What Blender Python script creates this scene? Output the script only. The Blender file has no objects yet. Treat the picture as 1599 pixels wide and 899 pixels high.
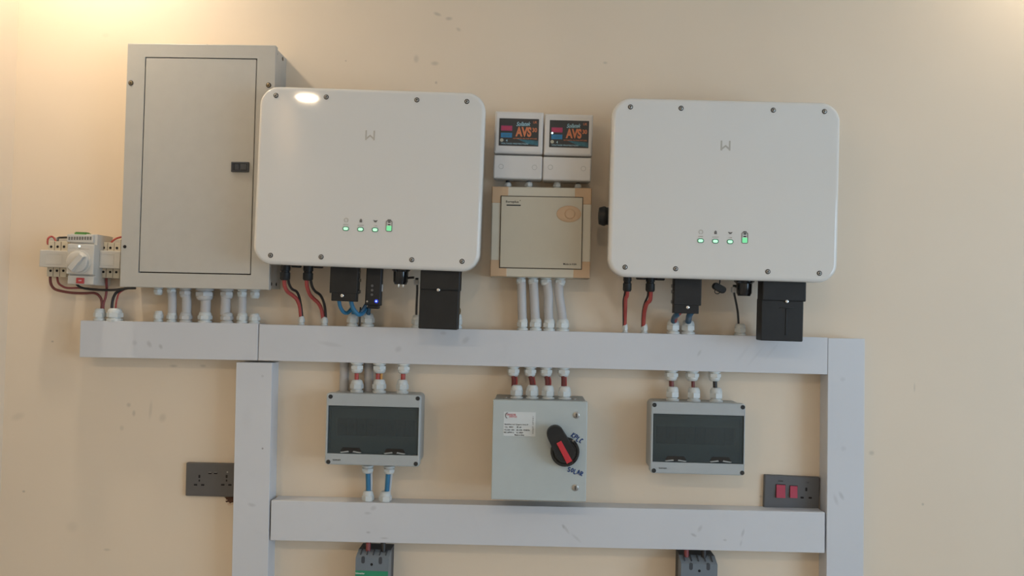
import bpy, bmesh, math, random
from mathutils import Vector, Matrix
random.seed(4)
scn = bpy.context.scene
COL = scn.collection

# ------------------------------------------------------------------ camera
F = 1300.0                       # focal length in pixels of a 1599 wide frame
DIST = 2.2                       # lens to wall
EYE = 1.55
VPX, VPY = 833.0, 482.0          # where the wall's normal meets the picture
ROLL = math.radians(1.32)
yc = Vector(((VPX-799.5)/F, -(VPY-449.5)/F, 1.0)).normalized()     # world +Y in (right, up, forward)
xr, xu = math.cos(ROLL), -math.sin(ROLL)
xc = Vector((xr, xu, -(xr*yc.x+xu*yc.y)/yc.z)).normalized()
zc = yc.cross(xc); zc.normalize()
zc = Vector((yc.y*xc.z-yc.z*xc.y, yc.z*xc.x-yc.x*xc.z, yc.x*xc.y-yc.y*xc.x))
if zc.y < 0: zc = -zc
CAM = Vector((0, -DIST, EYE))
right = Vector((xc.x, yc.x, zc.x)); up = Vector((xc.y, yc.y, zc.y)); fwd = Vector((xc.z, yc.z, zc.z))
cd = bpy.data.cameras.new('camera'); cam = bpy.data.objects.new('camera', cd); COL.objects.link(cam)
m = Matrix.Identity(4)
for i in range(3):
    m[i][0] = right[i]; m[i][1] = up[i]; m[i][2] = -fwd[i]; m[i][3] = CAM[i]
cam.matrix_world = m
cd.sensor_width = 36; cd.lens = F/1599*36; cd.clip_start = 0.05
scn.camera = cam

def P(px, py, d=0.0):
    """the point that stands d metres off the wall and shows at a pixel of the photograph"""
    r = right*((px-799.5)/F) - up*((py-449.5)/F) + fwd
    t = (-d - CAM.y)/r.y
    return CAM + r*t

# ------------------------------------------------------------------ world, daylight, exposure
w = bpy.data.worlds.new('world'); scn.world = w; w.use_nodes = True
w.node_tree.nodes['Background'].inputs[0].default_value = (0.56, 0.775, 1.0, 1)
w.node_tree.nodes['Background'].inputs[1].default_value = 9.0
scn.view_settings.view_transform = 'Standard'; scn.view_settings.look = 'None'
scn.view_settings.exposure = -0.53; scn.view_settings.gamma = 1.0
XL, XR, YF, CEIL = P(13, 450).x, 3.0, -4.4, 2.72
WIN = [('right', -3.9, -1.4, 0.75, 2.2)]
def portal(name, loc, rot, sx, sz):
    l = bpy.data.lights.new(name, 'AREA'); l.shape = 'RECTANGLE'; l.size = sx; l.size_y = sz
    l.cycles.is_portal = True
    o = bpy.data.objects.new(name, l); COL.objects.link(o); o.location = loc; o.rotation_euler = rot
portal('daylight_portal', (XR+0.05, (WIN[0][1]+WIN[0][2])/2, (WIN[0][3]+WIN[0][4])/2), (math.pi/2, 0, math.pi/2), WIN[0][2]-WIN[0][1], WIN[0][4]-WIN[0][3])
NEAR_COL, FAR_COL = (1.0, 0.87, 0.68), (1.0, 0.77, 0.51)
LAMPS = [(P(165, 0).x, -0.30, 7.8, NEAR_COL), (P(1690, 0).x, -0.24, 3.6, NEAR_COL), (-1.30, -2.80, 12.0, FAR_COL), (0.0, -2.80, 13.5, FAR_COL)]  # last entry is an added, unseen lamp giving warm fill from the front

# ------------------------------------------------------------------ materials
def blobs_mask(nt, blobs):
    """grey factor of a few soft marks: (x, z, rx, rz, turn, strength)"""
    geo = nt.nodes.new('ShaderNodeNewGeometry')
    prev = None
    for (x, z, rx, rz, a, s) in blobs:
        mp = nt.nodes.new('ShaderNodeMapping'); mp.vector_type = 'TEXTURE'
        mp.inputs['Location'].default_value = (x, 0, z); mp.inputs['Rotation'].default_value = (0, a, 0)
        mp.inputs['Scale'].default_value = (rx, 1000, rz)
        nt.links.new(geo.outputs['Position'], mp.inputs['Vector'])
        ln = nt.nodes.new('ShaderNodeVectorMath'); ln.operation = 'LENGTH'
        nt.links.new(mp.outputs[0], ln.inputs[0])
        r = nt.nodes.new('ShaderNodeMapRange'); r.interpolation_type = 'SMOOTHSTEP'
        r.inputs[1].default_value = 0.2; r.inputs[2].default_value = 1.0; r.inputs[3].default_value = s; r.inputs[4].default_value = 0
        nt.links.new(ln.outputs['Value'], r.inputs[0])
        if prev is None: prev = r.outputs[0]
        else:
            a_ = nt.nodes.new('ShaderNodeMath'); a_.operation = 'MAXIMUM'
            nt.links.new(prev, a_.inputs[0]); nt.links.new(r.outputs[0], a_.inputs[1]); prev = a_.outputs[0]
    return prev

def mat(name, col, rough=0.5, metal=0.0, var=0.04, scale=30.0, bump=0.0, bscale=200.0, emit=None, coat=0.0, spec=0.5, blobs=None, bcol=(0.2, 0.19, 0.18), smudge=0.0):
    mt = bpy.data.materials.new(name); mt.use_nodes = True; nt = mt.node_tree
    b = nt.nodes['Principled BSDF']
    b.inputs['Roughness'].default_value = rough; b.inputs['Metallic'].default_value = metal
    b.inputs['Specular IOR Level'].default_value = spec
    b.inputs['Coat Weight'].default_value = coat; b.inputs['Coat Roughness'].default_value = 0.06
    tc = nt.nodes.new('ShaderNodeTexCoord')
    n = nt.nodes.new('ShaderNodeTexNoise'); n.inputs['Scale'].default_value = scale; n.inputs['Detail'].default_value = 4
    nt.links.new(tc.outputs['Object'], n.inputs['Vector'])
    cr = nt.nodes.new('ShaderNodeValToRGB')
    cr.color_ramp.elements[0].position = 0.3; cr.color_ramp.elements[1].position = 0.7
    cr.color_ramp.elements[0].color = tuple(c*(1-var) for c in col)+(1,)
    cr.color_ramp.elements[1].color = tuple(min(1, c*(1+var)) for c in col)+(1,)
    nt.links.new(n.outputs['Fac'], cr.inputs['Fac'])
    out = cr.outputs['Color']
    def mixin(fac, c):
        nonlocal out
        mx = nt.nodes.new('ShaderNodeMix'); mx.data_type = 'RGBA'
        nt.links.new(fac, mx.inputs['Factor']); nt.links.new(out, mx.inputs['A']); mx.inputs['B'].default_value = c+(1,)
        out = mx.outputs['Result']
    if smudge:
        n2 = nt.nodes.new('ShaderNodeTexNoise'); n2.inputs['Scale'].default_value = 9; n2.inputs['Detail'].default_value = 6; n2.inputs['Distortion'].default_value = 1.5
        geo = nt.nodes.new('ShaderNodeNewGeometry'); nt.links.new(geo.outputs['Position'], n2.inputs['Vector'])
        r2 = nt.nodes.new('ShaderNodeMapRange'); r2.inputs[1].default_value = 0.58; r2.inputs[2].default_value = 0.8; r2.inputs[3].default_value = 0; r2.inputs[4].default_value = smudge
        nt.links.new(n2.outputs['Fac'], r2.inputs[0]); mixin(r2.outputs[0], bcol)
    if blobs: mixin(blobs_mask(nt, blobs), bcol)
    nt.links.new(out, b.inputs['Base Color'])
    if bump:
        n3 = nt.nodes.new('ShaderNodeTexNoise'); n3.inputs['Scale'].default_value = bscale; n3.inputs['Detail'].default_value = 3
        nt.links.new(tc.outputs['Object'], n3.inputs['Vector'])
        bp = nt.nodes.new('ShaderNodeBump'); bp.inputs['Strength'].default_value = bump; bp.inputs['Distance'].default_value = 0.002
        nt.links.new(n3.outputs['Fac'], bp.inputs['Height']); nt.links.new(bp.outputs['Normal'], b.inputs['Normal'])
    if emit:
        b.inputs['Emission Color'].default_value = tuple(emit[0])+(1,); b.inputs['Emission Strength'].default_value = emit[1]
    return mt

def wb(px, py, rx, ry, a=0, s=0.3, d=0.0):
    p = P(px, py, d); k = (DIST-d)/F
    return (p.x, p.z, rx*k, ry*k, math.radians(a), s)
WALL_MARKS = [wb(683, 22, 9, 4, 20, .35), wb(701, 29, 8, 4, 0, .35), wb(716, 46, 6, 4, 30, .25), wb(650, 92, 6, 9, 0, .25), wb(679, 99, 9, 5, 0, .3),
              wb(681, 129, 3, 3, 0, .4), wb(945, 98, 5, 3, 0, .3), wb(455, 665, 1, 1), wb(201, 632, 5, 5, 0, .3), wb(209, 645, 4, 7, 0, .3),
              wb(235, 640, 4, 20, 4, .18), wb(254, 652, 8, 10, 20, .2), wb(190, 668, 5, 6, 0, .2), wb(37, 767, 3.5, 2.5, 0, .5), wb(167, 858, 8, 3, 0, .25),
              wb(112, 822, 14, 12, 0, .12), wb(28, 650, 16, 8, -20, .15), wb(82, 533, 3, 2, 0, .5), wb(1428, 605, 2, 10, 0, .25), wb(1361, 707, 6, 5, 0, .3), wb(1441, 787, 3, 3, 0, .4),
              wb(1188, 775, 4, 3, 0, .3), wb(10, 272, 2, 8, 0, .35), wb(271, 571, 9, 3, 0, .3), wb(317, 571, 7, 3, 0, .3), wb(165, 55, 9, 5, 0, .1), wb(540, 95, 2, 2, 0, .4)]
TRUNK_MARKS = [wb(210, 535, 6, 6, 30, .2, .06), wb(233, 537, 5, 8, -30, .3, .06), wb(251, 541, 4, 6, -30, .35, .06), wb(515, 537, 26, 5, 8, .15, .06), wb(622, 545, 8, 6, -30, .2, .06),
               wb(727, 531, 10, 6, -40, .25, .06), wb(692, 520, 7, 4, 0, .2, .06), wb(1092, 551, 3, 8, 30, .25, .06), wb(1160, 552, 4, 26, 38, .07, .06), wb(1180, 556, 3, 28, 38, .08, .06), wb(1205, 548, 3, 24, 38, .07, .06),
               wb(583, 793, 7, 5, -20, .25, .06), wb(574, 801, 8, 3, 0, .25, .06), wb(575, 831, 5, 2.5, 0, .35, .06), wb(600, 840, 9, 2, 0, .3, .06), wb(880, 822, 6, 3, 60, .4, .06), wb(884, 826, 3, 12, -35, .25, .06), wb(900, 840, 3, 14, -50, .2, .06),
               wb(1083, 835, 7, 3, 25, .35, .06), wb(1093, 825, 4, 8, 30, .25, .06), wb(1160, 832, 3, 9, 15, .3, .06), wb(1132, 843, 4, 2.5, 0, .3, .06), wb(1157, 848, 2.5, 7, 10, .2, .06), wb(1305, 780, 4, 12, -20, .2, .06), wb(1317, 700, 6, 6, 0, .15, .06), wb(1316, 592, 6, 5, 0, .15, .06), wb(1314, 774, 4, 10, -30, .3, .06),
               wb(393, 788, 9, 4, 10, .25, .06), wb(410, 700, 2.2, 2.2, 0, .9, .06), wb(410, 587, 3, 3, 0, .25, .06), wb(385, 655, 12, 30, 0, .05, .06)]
M = {}
M['wall'] = mat('cream_wall_paint', (.81, .67, .515), .55, var=.02, scale=3, bump=.06, bscale=40, blobs=WALL_MARKS, bcol=(.32, .27, .2))
M['ceiling'] = mat('ceiling_paint', (.75, .74, .72), .8, var=.02)
M['floor'] = mat('floor_tile_grey', (.40, .39, .38), .4, var=.1)
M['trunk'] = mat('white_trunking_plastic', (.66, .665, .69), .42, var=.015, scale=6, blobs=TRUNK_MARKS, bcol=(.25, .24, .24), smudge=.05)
M['beige'] = mat('beige_powder_coat', (.50, .475, .43), .42, var=.02, bump=.08, bscale=900)
M['gloss'] = mat('gloss_white_plastic', (.745, .715, .67), .045, var=.006, scale=4, spec=.45)
M['heat'] = mat('cast_grey_metal', (.35, .35, .35), .5, .4)
M['black'] = mat('matt_black_plastic', (.017, .0165, .0165), .5, var=.15, spec=.35)
M['blackg'] = mat('glossy_black_plastic', (.015, .015, .016), .15, var=.1)
M['lidscrew'] = mat('recessed_screw_plastic', (.50, .47, .43), .5, var=.02)
M['ats'] = mat('dull_white_plastic', (.60, .565, .51), .45, var=.01)
M['white'] = mat('white_abs_plastic', (.70, .66, .62), .4, var=.01)
M['cream'] = mat('cream_plastic', (.60, .535, .42), .42, var=.015)
M['creamdoor'] = mat('cream_door_plastic', (.53, .465, .355), .4, var=.01)
M['tan'] = mat('tan_plastic', (.56, .365, .215), .45, var=.02)
M['grey'] = mat('light_grey_plastic', (.43, .455, .46), .4, var=.015)
M['greyb'] = mat('grey_enclosure_base', (.40, .41, .40), .45, var=.02)
M['steel'] = mat('grey_green_powder_coat', (.48, .525, .52), .4, var=.015, bump=.05, bscale=900)
M['steeld'] = mat('dark_grey_coat', (.28, .30, .30), .45, var=.04)
M['gland'] = mat('pale_grey_nylon', (.67, .69, .675), .4, var=.03)
M['glandd'] = mat('grey_nylon', (.57, .555, .54), .42, var=.03)
M['conduit'] = mat('grey_conduit_plastic', (.54, .52, .51), .5, var=.03)
M['red'] = mat('red_cable_sheath', (.42, .07, .06), .4, var=.1)
M['dred'] = mat('dull_red_cable_sheath', (.24, .05, .05), .45, var=.1)
M['brown'] = mat('red_brown_cable_sheath', (.17, .04, .035), .45, var=.1)
M['yel'] = mat('yellow_cable_sheath', (.62, .30, .08), .45, var=.1)
M['blkc'] = mat('black_cable_sheath', (.02, .018, .018), .4, var=.1)
M['blue'] = mat('blue_cable_sheath', (.03, .18, .34), .4, var=.1)
M['dblue'] = mat('dark_blue_cable_sheath', (.03, .10, .18), .4, var=.1)
M['whc'] = mat('white_cable_sheath', (.62, .62, .62), .45, var=.02)
M['screw'] = mat('dull_steel', (.42, .40, .37), .35, .8, var=.08)
M['screwd'] = mat('dark_recess', (.05, .045, .04), .5, .3)
M['brass'] = mat('brassy_zinc', (.30, .22, .12), .4, .7, var=.1)
M['chrome'] = mat('bright_nickel', (.75, .74, .72), .2, 1.0, var=.02)
M['dark'] = mat('dark_gap', (.03, .028, .025), .7, var=.1)
M['seam'] = mat('brown_gap', (.10, .075, .05), .7, var=.1)
M['sock'] = mat('grey_brown_plate', (.115, .105, .098), .38, var=.03)
M['sock2'] = mat('slate_grey_plate', (.115, .115, .12), .38, var=.03)
M['hole'] = mat('black_hole', (.008, .006, .006), .8)
M['pink'] = mat('red_rocker_plastic', (.45, .045, .085), .35, var=.05)
M['redbar'] = mat('red_plastic', (.58, .035, .05), .35, var=.03)
M['redwin'] = mat('red_button_plastic', (.50, .05, .05), .3, var=.05)
M['green'] = mat('green_connector', (.12, .30, .07), .4, var=.1)
M['greenband'] = mat('green_label', (.02, .25, .13), .4, var=.03)
M['mccb'] = mat('slate_grey_moulding', (.17, .20, .23), .4, var=.04)
M['mccbd'] = mat('dark_slate_moulding', (.05, .055, .065), .5, var=.06)
M['ink'] = mat('black_ink', (.03, .03, .03), .6)
M['inkg'] = mat('grey_ink', (.17, .155, .14), .6)
M['inkl'] = mat('faint_grey_ink', (.50, .46, .40), .5)
M['inkb'] = mat('blue_marker_ink', (.02, .06, .20), .6)
M['inkr'] = mat('red_ink', (.55, .06, .09), .6)
M['inkw'] = mat('white_ink', (.75, .76, .74), .6)
M['inkcream'] = mat('cream_ink', (.62, .52, .38), .6)
M['paper'] = mat('white_sticker', (.66, .69, .69), .45, var=.01)
M['lblk'] = mat('label_black', (.022, .024, .026), .4)
M['lora'] = mat('label_orange', (.62, .19, .08), .5)
M['lmag'] = mat('label_magenta', (.42, .04, .12), .5)
M['lblu'] = mat('label_blue', (.03, .20, .40), .5)
M['lteal'] = mat('label_teal', (.03, .13, .17), .5, var=.3, scale=150)
M['lcy'] = mat('label_cyan', (.35, .58, .66), .5)
M['lbei'] = mat('label_beige', (.48, .45, .34), .5)
M['ledg'] = mat('green_led', (.5, .8, .6), .3, emit=((.45, 1, .62), 1.1))
M['ledgd'] = mat('green_led_rim', (.10, .24, .16), .3)
M['ledgm'] = mat('green_gauge', (.2, .7, .35), .3, emit=((.25, .95, .42), .65))
M['ledb'] = mat('blue_led', (.3, .4, .9), .3, emit=((.35, .45, 1), 2.0))
M['ledbh'] = mat('blue_led_lens', (.01, .03, .35), .3, emit=((.01, .05, .9), .5))
M['ledw'] = mat('white_led', (.8, .9, .9), .3, emit=((.8, 1, 1), 1.3))
M['ledoff'] = mat('grey_lens', (.12, .115, .11), .4)
M['brick'] = mat('broken_plaster', (.10, .045, .025), .9, var=.4, scale=120)
M['plaster'] = mat('bare_plaster_edge', (.72, .54, .40), .9, var=.1, scale=120)
M['frame'] = mat('window_frame_paint', (.7, .7, .7), .4)
M['lampd'] = mat('lamp_diffuser', (.9, .9, .85), .4, emit=((1.0, .85, .6), 6.0))

def smoke_glass():
    mt = bpy.data.materials.new('smoked_window'); mt.use_nodes = True; nt = mt.node_tree
    out = nt.nodes['Material Output']; nt.nodes.remove(nt.nodes['Principled BSDF'])
    t = nt.nodes.new('ShaderNodeBsdfTransparent'); t.inputs[0].default_value = (.62, .68, .68, 1)
    d = nt.nodes.new('ShaderNodeBsdfPrincipled'); d.inputs['Base Color'].default_value = (.10, .12, .125, 1); d.inputs['Roughness'].default_value = .12
    n = nt.nodes.new('ShaderNodeTexNoise'); n.inputs['Scale'].default_value = 20
    r = nt.nodes.new('ShaderNodeMapRange'); r.inputs[3].default_value = .40; r.inputs[4].default_value = .46
    nt.links.new(n.outputs['Fac'], r.inputs[0])
    mx = nt.nodes.new('ShaderNodeMixShader'); nt.links.new(r.outputs[0], mx.inputs[0])
    nt.links.new(t.outputs[0], mx.inputs[1]); nt.links.new(d.outputs[0], mx.inputs[2]); nt.links.new(mx.outputs[0], out.inputs[0])
    return mt
M['smoke'] = smoke_glass()

# ------------------------------------------------------------------ mesh helpers (local frame: x right, z up, -y towards the room; d = -y)
def rr(u0, u1, v0, v1, r=0.0, n=6):
    r = max(0.0, min(r, (u1-u0)/2-1e-6, (v1-v0)/2-1e-6))
    if r <= 1e-7: return [(u0, v0), (u1, v0), (u1, v1), (u0, v1)]
    pts = []
    for cx, cy, a0 in ((u1-r, v0+r, -90), (u1-r, v1-r, 0), (u0+r, v1-r, 90), (u0+r, v0+r, 180)):
        for i in range(n+1):
            a = math.radians(a0+90*i/n); pts.append((cx+r*math.cos(a), cy+r*math.sin(a)))
    return pts

class B:
    def __init__(s): s.bm = bmesh.new(); s.mats = []; s.cur = 0
    def use(s, m_):
        m_ = M[m_]
        if m_ not in s.mats: s.mats.append(m_)
        s.cur = s.mats.index(m_); return s
    def face(s, vs):
        try:
            f = s.bm.faces.new(vs); f.material_index = s.cur; return f
        except ValueError: return None
    def loft(s, loops, cap0=True, cap1=True, close=False):
        L = [[s.bm.verts.new(p) for p in lp] for lp in loops]
        pairs = list(zip(L, L[1:]))
        if close: pairs.append((L[-1], L[0]))
        for a, b in pairs:
            n = len(a)
            for i in range(n): s.face((a[i], a[(i+1) % n], b[(i+1) % n], b[i]))
        if not close:
            if cap0: s.face(L[0][::-1])
            if cap1: s.face(L[-1])
        return s
    def plate(s, u0, u1, v0, v1, d0, d1, r=0.0, bev=0.0, n=6, seg=3, backbev=0.0):
        def lp(i, d):
            return [(x, -d, z) for x, z in rr(u0+i, u1-i, v0+i, v1-i, (max(r-i, 1e-5) if r > 0 else 0), n)]
        loops = []
        if backbev:
            for k in range(seg): a = math.pi/2*k/seg; loops.append(lp(backbev*(1-math.sin(a)), d0+backbev*(1-math.cos(a))))
            loops.append(lp(0, d0+backbev))
        else: loops.append(lp(0, d0))
        if bev > 0:
            for k in range(seg+1):
                a = math.pi/2*k/seg; loops.append(lp(bev*(1-math.cos(a)), d1-bev+bev*math.sin(a)))
        else: loops.append(lp(0, d1))
        return s.loft(loops)
    def taper(s, q0, q1, d0, d1):
        """prism between two quads (u0,u1,v0,v1) at two depths"""
        return s.loft([[(x, -d, z) for x, z in rr(*q)] for q, d in ((q0, d0), (q1, d1))])
    def ring(s, outer, inner, d0, d1, r=0.0, ri=0.0, bev=0.0):
        n = 6
        def lp(q, rad, i, d): return [(x, -d, z) for x, z in rr(q[0]+i, q[1]-i, q[2]+i, q[3]-i, max(rad-i, 1e-5), n)]
        r = max(r, 1e-4); ri = max(ri, 1e-4)
        loops = [lp(outer, r, 0, d0), lp(outer, r, 0, d1-bev)]
        if bev: loops += [lp(outer, r, bev*.3, d1-bev*.3), lp(outer, r, bev, d1)]
        loops += [lp(inner, ri, 0, d1), lp(inner, ri, 0, d0)]
        return s.loft(loops, close=True)
    def lathe(s, c, ax, prof, n=20, turn=0.0):
        """c = (u, v, d); ax: 'out' towards the room, 'up', 'down'; prof = [(radius, distance)]"""
        u, v, d = c; o = Vector((u, -d, v))
        A, X, Y = {'out': ((0, -1, 0), (1, 0, 0), (0, 0, 1)), 'up': ((0, 0, 1), (1, 0, 0), (0, 1, 0)), 'down': ((0, 0, -1), (1, 0, 0), (0, -1, 0)), 'left': ((-1, 0, 0), (0, 0, 1), (0, -1, 0)), 'right': ((1, 0, 0), (0, 0, 1), (0, 1, 0))}[ax]
        A, X, Y = Vector(A), Vector(X), Vector(Y)
        loops = []
        for r, t in prof:
            loops.append([o + A*t + X*(r*math.cos(turn+2*math.pi*i/n)) + Y*(r*math.sin(turn+2*math.pi*i/n)) for i in range(n)])
        return s.loft(loops)
    def tube(s, pts, r, n=10, sub=6):
        pts = [Vector(p) for p in pts]
        if len(pts) > 2:
            e = [pts[0]*2-pts[1]] + pts + [pts[-1]*2-pts[-2]]; q = []
            for i in range(1, len(e)-2):
                for k in range(sub):
                    t = k/sub; a, b, c, d = e[i-1], e[i], e[i+1], e[i+2]
                    q.append(.5*((2*b)+(c-a)*t+(2*a-5*b+4*c-d)*t*t+(3*b-a-3*c+d)*t**3))
            q.append(pts[-1]); pts = q
        loops = []; ref = None
        for i, p in enumerate(pts):
            t = (pts[min(i+1, len(pts)-1)]-pts[max(i-1, 0)]).normalized()
            if ref is None: ref = t.orthogonal().normalized()
            ref = (ref - t*ref.dot(t)).normalized(); bi = t.cross(ref)
            loops.append([p + ref*(r*math.cos(2*math.pi*k/n)) + bi*(r*math.sin(2*math.pi*k/n)) for k in range(n)])
        return s.loft(loops)
    def poly(s, pts, d0, d1):
        return s.loft([[(x, -d, z) for x, z in pts] for d in (d0, d1)])
    def build(s, name, m_=None, parent=None, smooth=True, angle=40):
        bmesh.ops.recalc_face_normals(s.bm, faces=s.bm.faces[:])
        for f in s.bm.faces:                      # flat caps keep their own normal
            if len(f.verts) > 4:
                for e in f.edges: e.smooth = False
        me = bpy.data.meshes.new(name); s.bm.to_mesh(me); s.bm.free()
        for mm in (s.mats or [M[m_]]): me.materials.append(mm)
        if smooth:
            for pl_ in me.polygons: pl_.use_smooth = True
            flat = [e.use_edge_sharp for e in me.edges]
            me.set_sharp_from_angle(angle=math.radians(angle))
            for e, f_ in zip(me.edges, flat):
                if f_: e.use_edge_sharp = True
        o = bpy.data.objects.new(name, me); COL.objects.link(o)
        if parent is not None: o.parent = parent.o if isinstance(parent, T) else parent
        return o

def tag(o, label, cat, group=None):
    o['label'] = label; o['category'] = cat
    if group: o['group'] = group
    return o

class T:
    """a thing: an Empty on the wall that parents its parts"""
    def __init__(s, name, label, cat, px, py, ang=0.0, group=None):
        s.o = bpy.data.objects.new(name, None); COL.objects.link(s.o); s.o.empty_display_size = .05
        s.p = P(px, py, 0); s.a = ang
        s.o.location = s.p; s.o.rotation_euler = (0, ang, 0)
        tag(s.o, label, cat, group)
    def l(s, px, py, d):
        w_ = P(px, py, d); x, z = w_.x-s.p.x, w_.z-s.p.z
        c, n = math.cos(s.a), math.sin(s.a)
        return (x*c - z*n, x*n + z*c)
    def v(s, px, py, d): u, v = s.l(px, py, d); return Vector((u, -d, v))
    def quad(s, pts, d):
        q = [s.l(x, y, d) for x, y in pts]
        return ((q[0][0]+q[3][0])/2, (q[1][0]+q[2][0])/2, (q[2][1]+q[3][1])/2, (q[0][1]+q[1][1])/2)
    def box(s, x0, y0, x1, y1, d): return s.quad([(x0, y0), (x1, y0), (x1, y1), (x0, y1)], d)
def qang(pts, d):
    q = [P(x, y, d) for x, y in pts]
    e = [(q[1]-q[0]), (q[2]-q[3])]; return sum(math.atan2(-k.z, k.x) for k in e)/2
def quad_thing(name, label, cat, pts, d, group=None, ang=None):
    cx = sum(p[0] for p in pts)/4; cy = sum(p[1] for p in pts)/4
    t = T(name, label, cat, cx, cy, qang(pts, d) if ang is None else ang, group)
    return t, t.quad(pts, d)
def k(d): return (DIST-d)/F            # metres per pixel at a depth

def text(name, parent, s, u, v, d, wd, ht, m_, turn=0.0, thick=.0004, bold=0.012, slant=0.0):
    c = bpy.data.curves.new(name, 'FONT'); c.body = s; c.extrude = .01; c.offset = bold; c.shear = slant
    o = bpy.data.objects.new(name, c); me = bpy.data.meshes.new_from_object(o)
    bpy.data.objects.remove(o); bpy.data.curves.remove(c)
    xs = [p.co.x for p in me.vertices]; ys = [p.co.y for p in me.vertices]
    cx, cy = (min(xs)+max(xs))/2, (min(ys)+max(ys))/2
    sx, sy = wd/(max(xs)-min(xs)), ht/(max(ys)-min(ys)); ca, sa = math.cos(turn), math.sin(turn)
    for p in me.vertices:
        x, y = (p.co.x-cx)*sx, (p.co.y-cy)*sy
        f = 1 if p.co.z > 0 else 0
        p.co = (u + x*ca - y*sa, -(d + thick*f), v + x*sa + y*ca)
    me.materials.clear(); me.materials.append(M[m_]); me.name = name
    t = bpy.data.objects.new(name, me); COL.objects.link(t); t.parent = parent.o if isinstance(parent, T) else parent
    return t

def gland(t, px, y0, y1, wpx, d, m_='gland', cap=False, px1=None):
    """cable gland screwed to a thing: base at pixel row y0, tip at y1; its dome nut is a sub-part"""
    u, v0 = t.l(px, y0, d); u1, v1 = t.l(px if px1 is None else px1, y1, d)
    h = abs(v1-v0); r = wpx*k(d)/2; ax = 'up' if v1 > v0 else 'down'
    b = B(); b.lathe((u, v0, d), ax, [(r*.98, -.002), (r*1.02, h*.02), (r*1.02, h*.15), (r*.94, h*.18), (r*.78, h*.19), (r*.78, h*.34)], 20)
    g = b.build('cable_gland', m_, t, angle=30)
    b = B(); b.lathe((u, v0, d), ax, [(r*.85, h*.27), (r*1.06, h*.30), (r*1.06, h*.62), (r*.97, h*.66)], 6, .3)
    b.lathe((u, v0, d), ax, [(r*.9, h*.6), (r*.93, h*.68), (r*.9, h*.8), (r*.8, h*.92), (r*.62, h), (r*(.1 if cap else .5), h)], 18)
    b.build('dome_nut', m_, g, angle=40)
    return g

def screw(t, px, py, d, rpx, head='screw', dark=True, slot=True, name='screw'):
    u, v = t.l(px, py, d); r = rpx*k(d)
    b = B()
    if dark: b.use('screwd').lathe((u, v, d), 'out', [(r, -.0005), (r, .0006), (r*.9, .0008)], 16)
    b.use(head).lathe((u, v, d), 'out', [(r*.68, 0), (r*.68, .0016), (r*.5, .0024), (r*.1, .0026)], 14)
    if slot:
        b.use('screwd'); b.plate(u-r*.42, u+r*.42, v-r*.11, v+r*.11, d+.0022, d+.0029); b.plate(u-r*.11, u+r*.11, v-r*.42, v+r*.42, d+.0022, d+.0029)
    return b.build(name, None, t)

def cable(name, label, pts, rpx, m_, cat='cable', group=None):
    """a cable as a thing of its own; pts = (px, py, d)"""
    w_ = [P(*p) for p in pts]; o0 = w_[0].copy()
    b = B(); b.tube([p-o0 for p in w_], rpx*k(pts[0][2]))
    o = b.build(name, m_, angle=60); o.location = o0
    return tag(o, label, cat, group)

# ------------------------------------------------------------------ the room
def struct(name, b, m_):
    o = b.build(name, m_, smooth=False); o['kind'] = 'structure'; return o
def slab(b, x0, x1, y0, y1, z0, z1):
    return b.loft([[(x0, y0, z), (x1, y0, z), (x1, y1, z), (x0, y1, z)] for z in (z0, z1)])
struct('wall_back', slab(B(), XL-.15, XR+.15, 0, .15, 0, CEIL+.1), 'wall')
struct('wall_left', slab(B(), XL-.15, XL, YF, 0, 0, CEIL+.1), 'wall')
b = B(); n_, y0, y1, z0, z1 = WIN[0]
for q in ((YF, 0, 0, z0), (YF, 0, z1, CEIL+.1), (YF, y0, z0, z1), (y1, 0, z0, z1)): slab(b, XR, XR+.15, q[0], q[1], q[2], q[3])
struct('wall_right', b, 'ceiling')
struct('wall_front', slab(B(), XL-.15, XR+.15, YF-.15, YF, 0, CEIL+.1), 'wall')
struct('floor', slab(B(), XL-.15, XR+.15, YF-.15, .15, -.1, 0), 'floor')
struct('ceiling', slab(B(), XL-.15, XR+.15, YF-.15, .15, CEIL, CEIL+.1), 'ceiling')
for i, (x, y, pw, lamp_col) in enumerate(LAMPS):
    o = bpy.data.objects.new('ceiling_light', None); COL.objects.link(o); o.location = (x, y, CEIL)
    tag(o, ['round flush ceiling light above the beige distribution cabinet', 'round flush ceiling light beyond the second white inverter', 'round flush ceiling light behind the camera, by the bare side wall', 'added fill light on the ceiling behind the camera, in the middle of the room'][i], 'ceiling light', 'flush ceiling lights')
    b = B(); b.loft([[(r*math.cos(a*math.pi/16), r*math.sin(a*math.pi/16), z) for a in range(32)] for r, z in ((.078, 0), (.078, -.012), (.062, -.014), (.062, -.004))], cap1=False); b.build('frame', 'white', o)
    b = B(); b.loft([[(r*math.cos(a*math.pi/16), r*math.sin(a*math.pi/16), z) for a in range(32)] for r, z in ((.061, -.004), (.061, -.009))]); b.build('diffuser', 'lampd', o)
    l = bpy.data.lights.new('ceiling_light_glow', 'AREA'); l.shape = 'DISK'; l.size = (.06 if i < 2 else .11); l.energy = pw; l.color = lamp_col
    lo = bpy.data.objects.new('ceiling_light_glow', l); COL.objects.link(lo); lo.parent = o; lo.location = (0, 0, -.016)

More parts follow.
